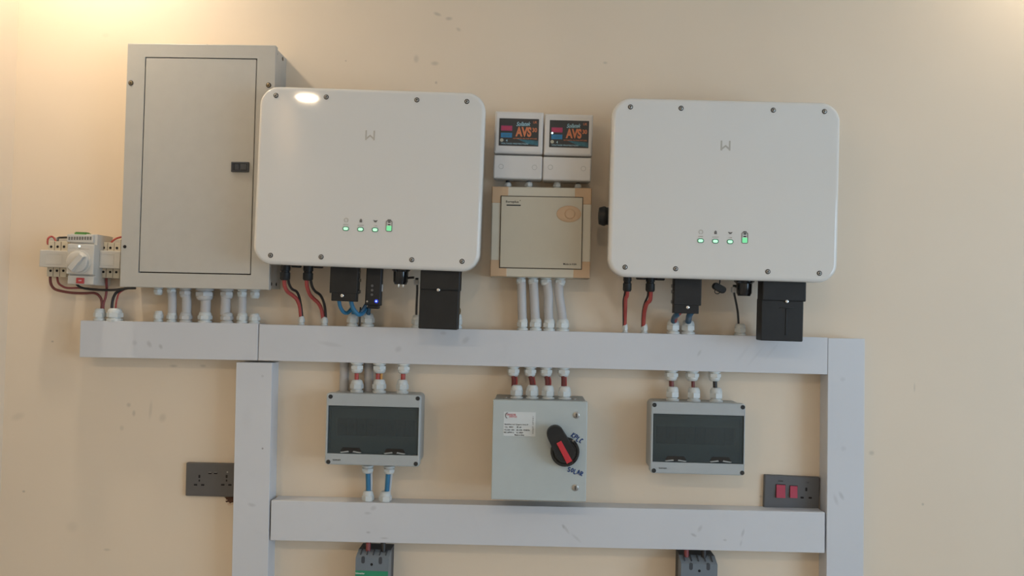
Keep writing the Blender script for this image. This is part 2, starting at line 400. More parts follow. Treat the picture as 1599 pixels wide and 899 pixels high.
# ------------------------------------------------------------------ cable trunking
TD = .06
def trunking(label, pts, rot=0.0, seam=True):
    t, q = quad_thing('cable_trunking', label, 'trunking', pts, TD, 'white cable trunking')
    i = .0012
    b = B(); b.plate(q[0]+i, q[1]-i, q[2]+i, q[3]-i, 0, TD-.014); b.build('channel', 'trunk', t)
    b = B(); b.plate(q[0], q[1], q[2], q[3], TD-.0135, TD, r=.0012, bev=.0012, n=2, seg=2); b.build('cover', 'trunk', t)
    return t
tr_left = trunking('short length of white trunking under the beige cabinet', [(125.5, 500), (402.6, 505), (402.6, 562.5), (124, 557.5)])
tr_top = trunking('long white trunking running under both inverters', [(404, 505.3), (1292.6, 527.5), (1292.0, 583.8), (404, 563.2)])
tr_low = trunking('lower white crosswise trunking below the changeover switch box', [(424, 781.5), (1289, 799.5), (1287, 863.5), (421.5, 843)])
tr_pl = trunking('upright white trunking beside the grey-brown double socket', [(370.2, 565.3), (427.6, 566.5), (413.5, 988), (358.5, 987)])
tr_pr = trunking('tall upright white trunking at the red-switched socket, reaching above the long run', [(1295, 527.5), (1353, 529), (1345.5, 992), (1288, 991)])

# ------------------------------------------------------------------ distribution cabinet
CD = .105
pts = [(199, 68), (430.5, 70), (420.5, 453), (187, 447)]
cab, q = quad_thing('distribution_board', 'large beige steel distribution cabinet with a flush locked door', 'electrical cabinet', pts, CD, ang=qang(pts, CD))
b = B(); b.plate(q[0]+.004, q[1]-.004, q[2]+.004, q[3]-.004, 0, CD-.016); b.build('body', 'beige', cab)
dq = cab.quad([(225, 88), (401, 92), (392.5, 431), (217.5, 424)], CD)
b = B(); b.ring(q, dq, CD-.0155, CD, r=.002, bev=.0015); b.build('front_frame', 'beige', cab, angle=15)
b = B(); b.plate(dq[0], dq[1], dq[2], dq[3], CD-.0155, CD-.012); b.build('door_gap', 'seam', cab)
g = .0022
b = B(); b.plate(dq[0]+g, dq[1]-g*1.3, dq[2]+g*1.3, dq[3]-g, CD-.012, CD-.001, r=.002, bev=.001); door = b.build('door', 'beige', cab)
lq = cab.box(361.5, 253, 389, 268.5, CD)
b = B(); b.ring(lq, (lq[0]+.004, lq[1]-.004, lq[2]+.004, lq[3]-.004), CD-.001, CD+.004, r=.001, bev=.001)
b.plate(lq[0]+.003, lq[1]-.003, lq[2]+.003, lq[3]-.003, CD-.001, CD+.0015)
mid = (lq[0]+lq[1])/2
b.plate(mid+.002, lq[1]-.005, lq[2]+.005, lq[3]-.005, CD, CD+.004, bev=.001)
b.plate(lq[0]+.0045, lq[0]+.008, lq[2]+.005, lq[3]-.005, CD, CD+.003, bev=.0008); b.plate(lq[0]+.010, mid-.002, lq[2]+.005, lq[3]-.005, CD, CD+.0027, bev=.0008)
b.build('door_latch', 'mccbd', door)
for sx, sy in ((204.5, 129.5), (419.5, 133)): screw(cab, sx, sy, CD, 4.2, 'brass')
u, v = cab.l(195, 385, CD); b = B(); b.lathe((u, v, CD), 'out', [(.0042, -.001), (.0042, .0012), (.002, .0014)], 14); b.build('screw_hole', 'hole', cab)
for (hx, hy, hd) in ((434, 0, .082), (441, 0, .034)):
    b = B(); b.lathe((q[1]-.0042, q[3]-.014, hd), 'right', [(.0055, 0), (.0055, .0008), (.004, .0009)], 12); b.build('knockout', 'seam', cab)
for hd in (.075, .035):
    b = B(); b.lathe((q[1]-.0042, q[2]+.016, hd), 'right', [(.0045, 0), (.0045, .0008), (.003, .0009)], 12); b.build('knockout', 'hole', cab)
b = B(); u, v = cab.l(322.5, 69, CD); b.lathe((u, v-.001, CD-.006), 'up', [(.003, 0), (.003, .002), (.001, .0025)], 10); b.build('top_screw', 'screw', cab)
GD = .042
low = [(247.5, 502, 485, 14), (268.5, 502.7, 486, 15.5), (290, 503, 486.5, 19), (320, 503.6, 486, 21), (354.5, 504, 487.5, 19), (378.5, 504, 488, 17)]
for gx, g0, g1, gw in low: gland(tr_left, gx, g0, g1, gw, GD, 'glandd' if gx in (290, 354.5) else 'gland', cap=True)
gland(tr_top, 404.5+5, 505.3, 489, 17.5, GD, cap=True) if False else gland(tr_left, 401.5-4, 504.8, 489, 16, GD, cap=True)
upp = [(247.5, 448.5, 460.5, 13.5), (268.5, 449, 459, 14.5), (290, 450, 465, 18), (320, 450.5, 469, 27), (354.5, 451.5, 466.5, 20), (378.5, 452, 465, 15), (398.5, 452.3, 466, 15)]
for gx, g0, g1, gw in upp: gland(cab, gx, g0, g1, gw, GD, 'glandd' if gx in (290, 320, 354.5) else 'gland', cap=True)
for i, (xa, ya, xb, yb, wpx) in enumerate([(268.7, 455, 268.7, 492, 13.5), (291.3, 459, 291, 491, 14.5), (321.3, 462, 320.5, 491, 15.5), (352.5, 460, 351.5, 491, 15), (378.3, 460, 377.8, 492, 13)]):
    cable('conduit', ['grey conduit under the beige cabinet, closest to the rotary changeover switch', 'second grey conduit under the beige cabinet from the rotary changeover switch', 'middle of the five grey conduits under the beige cabinet, in the widest gland', 'fourth grey conduit under the beige cabinet from the rotary changeover switch', 'grey conduit under the beige cabinet, closest to the first inverter'][i],
          [(xa, ya, GD), ((xa+xb)/2+.3, (ya+yb)/2, GD), (xb, yb, GD)], wpx/2, 'conduit', 'conduit', 'conduits under the beige cabinet')

# ------------------------------------------------------------------ rotary changeover switch on the wall
ats = T('changeover_switch', 'white two-breaker changeover switch with a round rotary knob, next to the beige cabinet', 'switch', 125, 405, math.radians(.9))
q = ats.box(76, 372, 187, 433, .012)
b = B(); b.plate(q[0], q[1], q[2], q[3], 0, .012); b.build('mounting_rail', 'ats', ats)
for x0, x1, yy, dots in ((74, 104.5, (376.5, 432), ((80, 385), (90, 385), (100, 385), (79, 422.6), (89, 422.6), (99, 422.6))), (156.5, 187.5, (378.5, 434), ((162, 386.7), (172.4, 386.9), (182.6, 387.1), (161.5, 424.4), (172, 424.6), (181.7, 424.8)))):
    q = ats.box(x0, yy[0], x1, yy[1], .055)
    b = B(); b.plate(q[0], q[1], q[2], q[3], .01, .055, bev=.0015); br = b.build('breaker', 'cream' if x0 < 100 else 'cream', ats)
    for i in (1, 2):
        b = B(); uu = q[0]+(q[1]-q[0])*i/3; b.plate(uu-.0006, uu+.0006, q[2]+.001, q[3]-.001, .05, .0553); b.build('pole_gap', 'seam', br)
    for px, py in dots:
        u, v = ats.l(px, py, .055); b = B(); b.lathe((u, v, .0545), 'out', [(.0033, 0), (.0033, .0011), (.002, .0012)], 12); b.build('terminal_screw', 'hole', br)
for x0, x1, y0, y1 in ((61.5, 106, 390.5, 417), (146, 187.5, 391, 418.6)):
    q = ats.box(x0, y0, x1, y1, .073)
    b = B(); b.plate(q[0], q[1], q[2], q[3], .05, .073, r=.001, bev=.0015)
    b.ring((q[0]+.016, q[1]-.016, q[2]+.008, q[3]-.008), (q[0]+.0175, q[1]-.0175, q[2]+.0095, q[3]-.0095), .072, .0735); b.build('toggle_bar', 'ats', ats)
KD = .10
q = ats.box(104.3, 364.5, 146.5, 444, KD)
qm = ats.box(104.3, 381, 146.5, 428, KD)
b = B(); b.plate(q[0], q[1], q[2], q[3], .01, KD-.012, bev=.001)
b.plate(q[0], q[1], qm[2], qm[3], KD-.013, KD, r=.001, bev=.0015)
qt = ats.box(104.8, 366, 146, 378.5, KD-.006); b.plate(qt[0], qt[1], qt[2], qt[3], KD-.013, KD-.005, r=.001, bev=.0015)
qb = ats.box(105.8, 430.5, 146.5, 443.5, KD-.003); b.plate(qb[0], qb[1], qb[2], qb[3], KD-.013, KD-.002, r=.001, bev=.0015)
b.build('mechanism_housing', 'ats', ats)
for i in range(9):
    qv = ats.box(107+i*4.15, 369.5, 109.6+i*4.15, 374.5, KD-.005); b = B(); b.plate(qv[0], qv[1], qv[2], qv[3], KD-.0055, KD-.0044); b.build('vent_slot', 'inkg', ats)
qv = ats.box(117, 363.3, 135, 367, KD-.012); b = B(); b.plate(qv[0], qv[1], qv[2], qv[3], KD-.035, KD-.010)
for i in range(6): uu = qv[0]+(qv[1]-qv[0])*(i+.5)/6; b.plate(uu-.001, uu+.001, qv[3]-.0015, qv[3]+.002, KD-.03, KD-.012)
b.build('terminal_block', 'green', ats)
u, v = ats.l(123.5, 409, KD); rk = k(KD)
b = B(); b.lathe((u, v, KD), 'out', [(19.3*rk, 0), (19.3*rk, .002), (18*rk, .0025)], 32); b.build('dial_plate', 'ats', ats)
b = B(); b.lathe((u, v, KD), 'out', [(16.8*rk, .002), (16.6*rk, .012), (15*rk, .014), (3*rk, .014)], 32); kn = b.build('knob', 'ats', ats)
a = math.radians(52); ca, sa = math.cos(a), math.sin(a)
b = B(); gp = [(-15.5, -4.5), (15.5, -4.5), (15.5, 4.5), (-15.5, 4.5)]
off = (2*rk, -1*rk)
b.loft([[(u+off[0]+(x*ca-y*sa)*rk*f, -dd, v+off[1]+(x*sa+y*ca)*rk*f) for x, y in gp] for f, dd in ((1, KD+.012), (.97, KD+.022), (.9, KD+.024))]); b.build('grip', 'ats', kn)
b = B(); u2, v2 = ats.l(118.7, 408.3, KD+.014); b.lathe((u2, v2, KD+.0135), 'out', [(1.7*rk, 0), (1.7*rk, .001), (rk, .0012)], 10); b.build('index_dot', 'hole', kn)
qv = ats.box(119.8, 433.6, 131.8, 442.6, KD-.002); b = B(); b.plate(qv[0], qv[1], qv[2], qv[3], KD-.003, KD+.0015, r=.001, bev=.001); b.build('red_button', 'redwin', ats)
text('switch_lettering', ats, 'OFF', *ats.l(125.5, 438, KD), KD+.0015, 5*rk, 2.2*rk, 'inkw')
u, v = ats.l(124, 384.3, KD); b = B(); b.lathe((u, v, KD-.0005), 'out', [(1.8*rk, 0), (1.8*rk, .0012), (rk, .0014)], 10); b.build('indicator_lamp', 'ledw', ats)
text('switch_lettering', ats, 'AUTO   MANUAL', *ats.l(124, 388, KD), KD, 34*rk, 2*rk, 'inkl')
gland(tr_left, 155.5, 500.4, 481.5, 17.5, GD); gland(tr_left, 179, 500.8, 481, 23.5, GD)
W = .04
cable('cable', 'red cable looping over the top of the changeover switch', [(80, 379, .045), (75, 381, .05), (74.6, 374, .05), (77.3, 370, .045), (81.5, 369.3, .04), (85.5, 373, .04), (88, 379, .045)], 1.5, 'red')
cable('cable', 'short black cable at the top of the changeover switch beside the red loop', [(90, 379, .045), (91, 371.5, .035), (97, 370.7, .03), (108, 370.5, .03)], 1.6, 'blkc')
cable('cable', 'red cable from the changeover switch top into the side of the beige cabinet', [(173, 381, .04), (175, 377, .042), (181.5, 372.3, .04), (190, 370, .04), (200, 369, .04)], 1.5, 'red')
cable('cable', 'thick dark red cable hanging in a long bow below the changeover switch', [(78.5, 428, W), (79, 441, W), (83.5, 449.5, W), (92, 453.5, W), (112, 457, W), (132, 457.8, W), (147, 457.5, W), (155, 462, W), (159, 471, W), (158.5, 484, W)], 2.1, 'brown')
cable('cable', 'thin red cable below the changeover switch passing under its housing', [(89, 430, W), (91, 441, .045), (97, 446.5, .045), (106, 449.5, .045), (125, 449.5, .045), (145, 451.2, .045), (160, 452.6, .045)], 1.7, 'dred')
cable('cable', 'black cable running from under the changeover switch into the beige cabinet base', [(117, 440, .052), (124, 447.5, .052), (137, 451, .052), (158, 452.5, .052), (178, 452.5, .052), (197, 450, .052), (212, 449.8, .05)], 1.9, 'blkc')
cable('cable', 'pinkish red cable dropping straight from the second breaker of the changeover switch', [(165.7, 430, W), (166.3, 440, .04), (166.5, 452, .036), (164.8, 464, .036), (162, 473, .038), (161, 484, W)], 1.9, 'dred')
cable('cable', 'black cable bending down into the wider gland beside the beige cabinet', [(200, 449.5, W), (190, 452.5, W), (182, 456.5, W), (177.3, 464, W), (175, 474, W), (174.5, 484, W)], 2.1, 'blkc')
cable('cable', 'thin red cable entering the wider gland beside the beige cabinet', [(194, 452, .034), (186, 457.5, .034), (183, 466, .034), (181.3, 474, .036), (180.5, 484, W)], 1.4, 'red')

# ------------------------------------------------------------------ inverters
ID = .19
def inverter(pts, label, screws, logo, leds, batt, body_px):
    t, q = quad_thing('inverter', label, 'inverter', pts, ID)
    r = .046
    b = B(); b.plate(q[0], q[1], q[2], q[3], ID-.045, ID, r=r, bev=.009, n=10, seg=5, backbev=.004); b.build('front_cover', 'gloss', t)
    qb = t.box(*body_px, .10)
    b = B(); b.plate(qb[0], qb[1], qb[2]+.004, qb[3]-.03, .03, ID-.044, r=.01, bev=.004); b.build('housing', 'heat', t)
    qm = (qb[0]+.06, qb[1]-.06, qb[2]+.07, qb[3]-.07)
    b = B(); b.plate(*qm, 0, .031); b.build('wall_bracket', 'heat', t)
    for sx, sy in screws: screw(t, sx, sy, ID, 4.0, 'screw')
    lx, ly = logo
    u, v = t.l(lx, ly, ID); s = k(ID)
    b = B()
    for sg in (-1, 1):
        b.poly([(u+sg*5.2*s, v-8*s), (u+sg*7.6*s, v-8*s), (u+sg*7.6*s, v+7.5*s), (u+sg*5.2*s, v+7.5*s)][::sg], ID-.0004, ID+.0004)
        b.poly([(u+sg*6*s, v-7.5*s), (u+sg*6*s, v-4*s), (u, v+.8*s), (u, v-2.2*s)], ID-.0004, ID+.0005)
    b.build('emblem', 'inkl', t)
    for i, (ex, ey) in enumerate(leds):
        u, v = t.l(ex, ey, ID)
        b = B(); b.plate(u-5.2*s, u+5.2*s, v-3.6*s, v+3.6*s, ID-.0005, ID+.0008, r=3.4*s, n=5); lamp = b.build('indicator', 'ledgd', t)
        b = B(); b.plate(u-3.7*s, u+3.7*s, v-2.2*s, v+2.2*s, ID, ID+.0013, r=2.1*s, n=5); b.build('lens', 'ledg', lamp)
        text('indicator_lettering', t, ('POWER', 'BACKUP', 'COM')[i], u, v+6.4*s, ID, (7.5, 9.5, 5)[i]*s, 1.7*s, 'inkl')
        iv = v+13.6*s; b = B()
        if i == 0:
            for aa in range(-60, 241, 30):
                a = math.radians(aa); b.lathe((u+3*s*math.cos(a), iv+3*s*math.sin(a), ID-.0003), 'out', [(.85*s, 0), (.85*s, .0008)], 6)
            b.build('power_icon', 'inkl', t)
        elif i == 1:
            b.poly([(u-2*s, iv-2.6*s), (u+2*s, iv-2.6*s), (u+2*s, iv+1.2*s), (u, iv+3.4*s), (u-2*s, iv+1.2*s)], ID-.0003, ID+.0006); b.build('supply_icon', 'inkg', t)
        else:
            b.poly([(u-3.6*s, iv+1.8*s), (u-1.4*s, iv-1.8*s), (u+1.4*s, iv-1.8*s), (u+3.6*s, iv+1.8*s), (u, iv+1*s)], ID-.0003, ID+.0006); b.build('signal_icon', 'inkg', t)
    bx, by = batt; u, v = t.l(bx, by, ID)
    b = B(); b.ring((u-5*s, u+5*s, v-9.6*s, v+7.8*s), (u-4*s, u+4*s, v-8.7*s, v+6.8*s), ID-.0005, ID+.0009, r=2.4*s, ri=1.6*s)
    b.plate(u-2.6*s, u+2.6*s, v+7.6*s, v+9.6*s, ID-.0005, ID+.0009, r=.8*s); gauge = b.build('battery_gauge', 'inkg', t)
    for j, mm in enumerate(('ledgm', 'ledgm', 'ink', 'ink')):
        vv = v-6.4*s+j*3.9*s; ww = 3.9*s if j < 2 else 2.1*s; hh = (1.9 if j < 2 else .9)*s
        b = B(); b.plate(u-ww, u+ww, vv-hh, vv+hh, ID-.0004, ID+.0008, r=.5*s, n=2); b.build('gauge_bar', mm, gauge)
    return t
inv1 = inverter([(404.3, 133.2), (757.6, 145), (749.2, 424.3), (395.6, 411.6)], 'white inverter whose rounded cover overlaps the beige cabinet',
    [(431, 149), (509.5, 151.5), (651, 156), (729, 158.5), (422.5, 398.5), (501.5, 401), (643, 405.5), (721.5, 408)], (578, 211),
    [(540, 357), (563, 358), (585.7, 358.7)], (607.6, 352), (447, 150, 732, 417))
inv2 = inverter([(957.3, 152), (1314, 160), (1307.3, 442), (948.6, 431)], 'white inverter above the red-switched socket, with a black knob on its side',
    [(984.5, 167), (1063.5, 169), (1207.5, 172), (1287.5, 174), (976, 417), (1055, 419.5), (1199, 424), (1279.5, 426.5)], (1133, 227),
    [(1094, 375.7), (1117, 376.5), (1140, 377.3)], (1163, 370.5), (972, 168, 1290, 434))
# rotary dc knob on the second inverter's side
sd = .12; u0, v0 = inv2.l(950, 337.5, sd)
qb = inv2.box(972, 168, 1290, 434, .10)
b = B(); b.lathe((qb[0]+.001, v0, sd), 'left', [(.012, 0), (.012, .006), (.022, .007), (.022, qb[0]-u0+.006), (.0245, qb[0]-u0+.010), (.0245, qb[0]-u0+.014), (.021, qb[0]-u0+.0245), (.010, qb[0]-u0+.026)], 20); b.build('isolator_knob', 'black', inv2)

CN = .11
def dc_plug(t, px, y0, y1, wpx):
    u, v0 = t.l(px, y0, CN); _, v1 = t.l(px, y1, CN); r = wpx*k(CN)/2; h = v0-v1
    b = B(); b.lathe((u, v0+.014, CN), 'down', [(r*1.0, 0), (r*1.0, .014+h*.28), (r*.86, .014+h*.3), (r*.86, .014+h*.42), (r*1.03, .014+h*.45), (r*1.03, .014+h*.9), (r*.8, .014+h), (r*.2, .014+h)], 14)
    b.build('solar_connector', 'black', t)
dc_plug(inv1, 446, 416, 437.5, 15.5); dc_plug(inv1, 481.5, 417, 438, 15.5)
dc_plug(inv2, 979.8, 432, 455, 13); dc_plug(inv2, 1015.7, 433, 455.5, 14)
for px, py in ((1001, 434.5), (1030, 435.8)):
    u, v = inv2.l(px, py, CN); b = B(); b.lathe((u, v+.012, CN), 'down', [(.013, 0), (.013, .013), (.011, .015), (.002, .015)], 14); b.build('connector_cap', 'black', inv2)
for px, py in ((463, 415.7), (497, 416.6)):
    u, v = inv1.l(px, py, CN); b = B(); b.lathe((u, v+.012, CN), 'down', [(.013, 0), (.013, .013), (.011, .015), (.002, .015)], 14); b.build('connector_cap', 'black', inv1)

def terminal_cover(t, wide, narrow, sc, clip):
    D = .145; q = t.box(*wide, D); q2 = t.box(*narrow, D)
    b = B(); b.plate(q[0], q[1], q[2], q[3]+.02, .115, D, r=.002, bev=.0015)
    b.plate(q2[0], q2[1], q2[2], q2[3]+.004, .118, D-.001, r=.002, bev=.0015); c = b.build('terminal_cover', 'black', t)
    u, v = t.l(*sc, D); b = B(); b.lathe((u, v, D-.001), 'out', [(.0042, 0), (.0042, .002), (.003, .0028), (.001, .0028)], 12); b.build('cover_screw', 'chrome', c)
    for cx, cy in clip:
        u, v = t.l(cx, cy, D-.01); b = B(); b.plate(u-.003, u+.003, v-.004, v+.004, D-.03, D-.006, bev=.001); b.build('clip', 'blackg', c)
    return c
terminal_cover(inv1, (515, 416, 558.5, 458), (517, 457, 556, 470.2), (534.3, 461.5), ((559, 424), (559.5, 437), (559, 455)))
terminal_cover(inv2, (1052.8, 436, 1095.5, 476.5), (1052.3, 475, 1091.5, 489.3), (1074, 479.7), ((1052, 446), (1052, 455), (1051.5, 471)))
def big_cover(t, up_, lo, sc, ridge):
    D = .165; q = t.box(*up_, D); q2 = t.box(*lo, D)
    b = B(); b.plate(q[0], q[1], q[2], q[3]+.016, .122, D, r=.003, bev=.003); c = b.build('cable_cover', 'black', t)
    b = B(); b.plate(q2[0], q2[1], q2[2], q2[3]+.004, .118, D-.004, r=.003, bev=.002)
    b.build('lower_shroud', 'black', c)
    u, v = t.l(*sc, D-.002); b = B(); b.lathe((u, v, D-.004), 'out', [(.004, 0), (.004, .004), (.003, .0048), (.001, .0048)], 12); b.build('cover_screw', 'chrome', c)
    if ridge:
        r_ = t.box(*ridge, D-.003); b = B(); b.plate(r_[0], r_[1], r_[2], r_[3], D-.005, D-.0025, bev=.0008)
        t2 = t.box(sc[0]-11, sc[1]+9, sc[0]+11, sc[1]+11, D-.003); b.plate(*t2, D-.005, D-.0028, bev=.0008); b.build('rib', 'black', c)
big_cover(inv1, (656, 422, 718.5, 453), (654, 452, 715.2, 514), (684.5, 452.6), None)
big_cover(inv2, (1190.5, 439, 1259.2, 470), (1189.3, 469, 1255.2, 532.6), (1228.7, 470.5), (1226.5, 482, 1229.5, 523))
def comm_plug(t, fx0, fx1, y0, y1, bx0, bx1, y2, tips):
    D = .12; cx = (fx0+fx1)/2; u, v0 = t.l(cx, y0, D); _, v1 = t.l(cx, y1, D); _, v2 = t.l(cx, y2, D); r0 = (fx1-fx0)/2*k(D); r1 = (bx1-bx0)/2*k(D); h1 = v0-v1; h2 = v0-v2
    b = B(); b.lathe((u, v0+.012, D), 'down', [(r0, 0), (r0, .012+h1*.3), (r1*1.03, .012+h1), (r1, .012+h2*.8), (r1*.8, .012+h2), (r1*.1, .012+h2)], 18); c = b.build('signal_connector', 'blackg', t)
    for tx, ty in tips:
        uu, vv = t.l(tx, y2, D); b = B(); b.lathe((uu, vv+.001, D), 'down', [(.003, 0), (.003, .005), (.002, .008), (.001, .008)], 8); b.build('contact_pin', 'chrome', c)
    return c
sc1 = comm_plug(inv1, 611.5, 641, 420.5, 424.5, 615, 638, 444, ((622.5, 447), (629.5, 447)))
sc2 = comm_plug(inv2, 1146.5, 1178, 438.5, 443, 1150.5, 1174, 462, ())
b = B(); b.tube([inv1.v(636, 434, .12), inv1.v(641, 433.5, .12), inv1.v(647, 433, .12)], .003); b.build('latch_lever', 'blackg', sc1)
# dangling rubber cap under the second inverter
b = B(); u, v = inv2.l(1123, 449.5, .12); a = math.radians(-27)
qd = rr(-11*k(.12), 11*k(.12), -5.5*k(.12), 5.5*k(.12), 5*k(.12), 5)
b.loft([[(u+x*f*math.cos(a)-z*f*math.sin(a), -dd, v+x*f*math.sin(a)+z*f*math.cos(a)) for x, z in qd] for f, dd in ((.8, .110), (1, .113), (1, .124), (.85, .128))])
b.tube([inv2.v(1123, 446, .118), inv2.v(1124, 440, .118), inv2.v(1124, 433, .118)], .0016)
ringp = [inv2.v(1120+4*math.cos(i*math.pi/6), 455+3.6*math.sin(i*math.pi/6), .118) for i in range(13)]; b.tube(ringp, .0011, 6, 2)
b.build('rubber_cap', 'black', inv2)

# wifi stick
dg = T('wifi_dongle', 'slim black logger stick with a lit blue dot, plugged in below the first inverter', 'dongle', 582, 450, math.radians(1.2))
D = .14; q = dg.box(570.5, 420, 595.5, 477, D)
b = B(); b.plate(q[0], q[1], q[2], q[3]+.012, .122, D, r=.003, bev=.004); q2 = dg.box(573, 470, 591.5, 482, D); b.plate(q2[0], q2[1], q2[2], q2[3], .124, D-.006, r=.004, bev=.003); b.build('casing', 'black', dg)
for x, y in ((581.2, 446), (581, 453), (580.6, 460)):
    u, v = dg.l(x, y, D); b = B(); b.lathe((u, v, D-.0005), 'out', [(.0032, 0), (.0032, .0012), (.002, .0016)], 12); b.build('status_light', 'ledoff', dg)
u, v = dg.l(587.6, 470.2, D); b = B(); b.lathe((u, v, D-.0005), 'out', [(.0052, 0), (.0052, .0012), (.004, .0014)], 14); h = b.build('status_light', 'ledbh', dg)
b = B(); b.lathe((u, v, D+.0005), 'out', [(.0024, 0), (.0024, .0012), (.001, .0014)], 12); b.build('lit_dot', 'ledb', h)
u, v = dg.l(573.3, 470.5, D); b = B(); b.lathe((u, v, D-.0005), 'out', [(.0024, 0), (.0024, .0012), (.001, .0016)], 10); b.build('casing_screw', 'screw', dg)
q3 = dg.box(594.5, 444, 596.6, 455, D-.01); b = B(); b.plate(q3[0], q3[1], q3[2], q3[3], .118, D-.006); b.build('side_tab', 'whc', dg)

# glands on the long trunking under the inverters
for gx, g0, g1, gw in ((470.5, 507, 493, 10), (506.5, 508, 494.5, 10.5), (550.5, 509, 490, 17.5), (574, 509.5, 489, 20), (651, 511.4, 491.5, 17), (715, 513, 490, 13),
                       (816, 515.5, 496, 17), (836.5, 516, 496, 19), (857.5, 516.5, 497, 18.5), (878.5, 517, 497, 20),
                       (976, 519.5, 505, 8.5), (1006, 520.3, 505.5, 10.5), (1051, 521.4, 499, 20), (1074.5, 522, 500, 20.5), (1155.5, 524, 505, 18), (1193, 525, 506, 15)):
    gland(tr_top, gx, g0, g1, gw, GD, 'gland')
cable('cable', 'bowed red solar cable at the first inverter, nearest the beige cabinet', [(443.8, 434, CN), (444.5, 446, .10), (449, 455, .085), (457, 461, .07), (464, 468, .06), (468.3, 480, .05), (470, 498, GD)], 3.1, 'red', group='solar cables')
cable('cable', 'thin black solar cable at the first inverter, nearest the beige cabinet', [(450, 434, CN), (451.5, 443, .10), (456, 451, .085), (463, 455, .07), (467, 463, .06), (470, 478, .05), (472.2, 498, GD)], 2.1, 'blkc', group='solar cables')
cable('cable', 'bowed red solar cable at the first inverter, beside its blue cables', [(478.5, 434, CN), (479.5, 447, .10), (483.5, 459, .085), (490, 466.5, .07), (497, 473, .06), (502, 483, .05), (504.7, 498, GD)], 3.1, 'red', group='solar cables')
cable('cable', 'thin black solar cable at the first inverter, beside its blue cables', [(484.8, 434, CN), (487, 446, .10), (492, 454.5, .085), (499.5, 460, .07), (504.5, 469, .06), (507.5, 481, .05), (508.8, 498, GD)], 2.2, 'blkc', group='solar cables')
cable('cable', 'blue cable making a tight loop below the first inverter, closer to the red cables', [(529, 467, .115), (531, 478, .11), (536, 486.5, .10), (542, 488.5, .09), (547.5, 484, .08), (550.5, 478, .06), (551.5, 486, .05), (551, 496, GD)], 3.0, 'blue')
cable('cable', 'blue cable looping below the first inverter towards the logger stick', [(548, 464, .12), (549, 474, .12), (553, 484, .118), (560, 491, .11), (566.5, 488.5, .09), (571, 482, .07), (573.5, 484, .055), (574.5, 495, GD)], 3.4, 'blue')
cable('cable', 'dark blue cable rising from the blue loops to behind the logger stick', [(561, 490.5, .098), (566, 484, .095), (571, 476, .092), (576, 468, .09), (580, 455, .088)], 2.6, 'dblue')
cable('cable', 'short dark blue cable standing in the wide gland under the logger stick', [(575.5, 495, GD), (575.5, 486, .06), (577, 478, .08), (578, 470, .09)], 3.2, 'dblue')
cable('cable', 'thin dark cable between the two pale glands under the first inverter', [(563, 480, .08), (562.2, 492, .068), (562, 504, .068), (560.5, 509, .063)], 1.3, 'blkc')
cable('cable', 'black data cable dropping beside the first inverter large black cover', [(651.5, 443, .09), (651.5, 455, .08), (650.5, 475, .06), (650, 497, GD)], 1.8, 'blkc')
pl = T('cable_plug', 'small clear plug on the data cable by the first inverter', 'plug', 650, 441)
b = B(); q = pl.box(646.5, 436.5, 654, 444.5, .09); b.plate(*q, .082, .094, r=.002, bev=.002); b.build('plug_body', 'whc', pl)
b = B(); q = pl.box(648.5, 433.5, 653, 437.5, .09); b.plate(*q, .084, .092, bev=.001); b.build('plug_latch', 'black', pl)
cable('cable', 'yellowish cable end showing past the first inverter large black cover', [(714, 480, .06), (717.5, 482, .055), (718, 487, .05), (715, 494, GD)], 1.6, 'brass')
cable('cable', 'red solar cable at the second inverter, nearest its side knob', [(980, 452, CN), (979.3, 461, .10), (977, 467, .09), (976.7, 480, .07), (976, 496, .05), (975.7, 510, GD)], 3.0, 'red', group='solar cables')
cable('cable', 'thin black solar cable behind the red one nearest the side knob', [(976.5, 452, CN), (975, 461, .095), (973.5, 470, .08), (973.5, 485, .06), (973.8, 510, GD)], 1.5, 'blkc', group='solar cables')
cable('cable', 'red solar cable with a kink at the second inverter, beside the terminal cover', [(1016.5, 452, CN), (1016, 463, .10), (1014.5, 469.5, .095), (1010, 474, .085), (1007, 484, .07), (1005.5, 495, .055), (1004.6, 511, GD)], 3.2, 'red', group='solar cables')
cable('cable', 'thin black solar cable behind the kinked red one', [(1012.5, 452, CN), (1011, 463, .095), (1007.5, 471, .08), (1004.5, 482, .065), (1003, 495, .05), (1002.6, 511, GD)], 1.6, 'blkc', group='solar cables')
cable('cable', 'slate blue cable in the gland under the second inverter terminal cover, nearer the solar cables', [(1062, 486, .12), (1057, 491, .11), (1053, 496, .07), (1051, 506, GD)], 4.6, 'dblue')
cable('cable', 'slate blue cable in the gland under the second inverter terminal cover, nearer the hanging cap', [(1082, 484, .12), (1077, 491, .11), (1075.5, 497, .07), (1074.5, 506, GD)], 4.8, 'dblue')
cable('cable', 'short red cable end between the two slate blue cables', [(1066, 484, .125), (1061, 490, .12), (1057, 494, .10), (1055, 502, .06)], 2.2, 'red')
cable('cable', 'thin dark data cable hanging from the plug of the second inverter', [(1146, 452, .10), (1147, 461, .09), (1150, 475, .075), (1152.3, 490, .06), (1153.5, 511, GD)], 1.7, 'blkc')
pl = T('cable_plug', 'small clear plug on the data cable by the second inverter', 'plug', 1146, 452)
b = B(); q = pl.box(1143, 447.5, 1148.5, 456.5, .105); b.plate(*q, .096, .108, r=.002, bev=.002); b.build('plug_body', 'whc', pl)
b = B(); q = pl.box(1145, 444.5, 1150, 449, .10); b.plate(*q, .094, .105, bev=.001); b.build('plug_latch', 'black', pl)

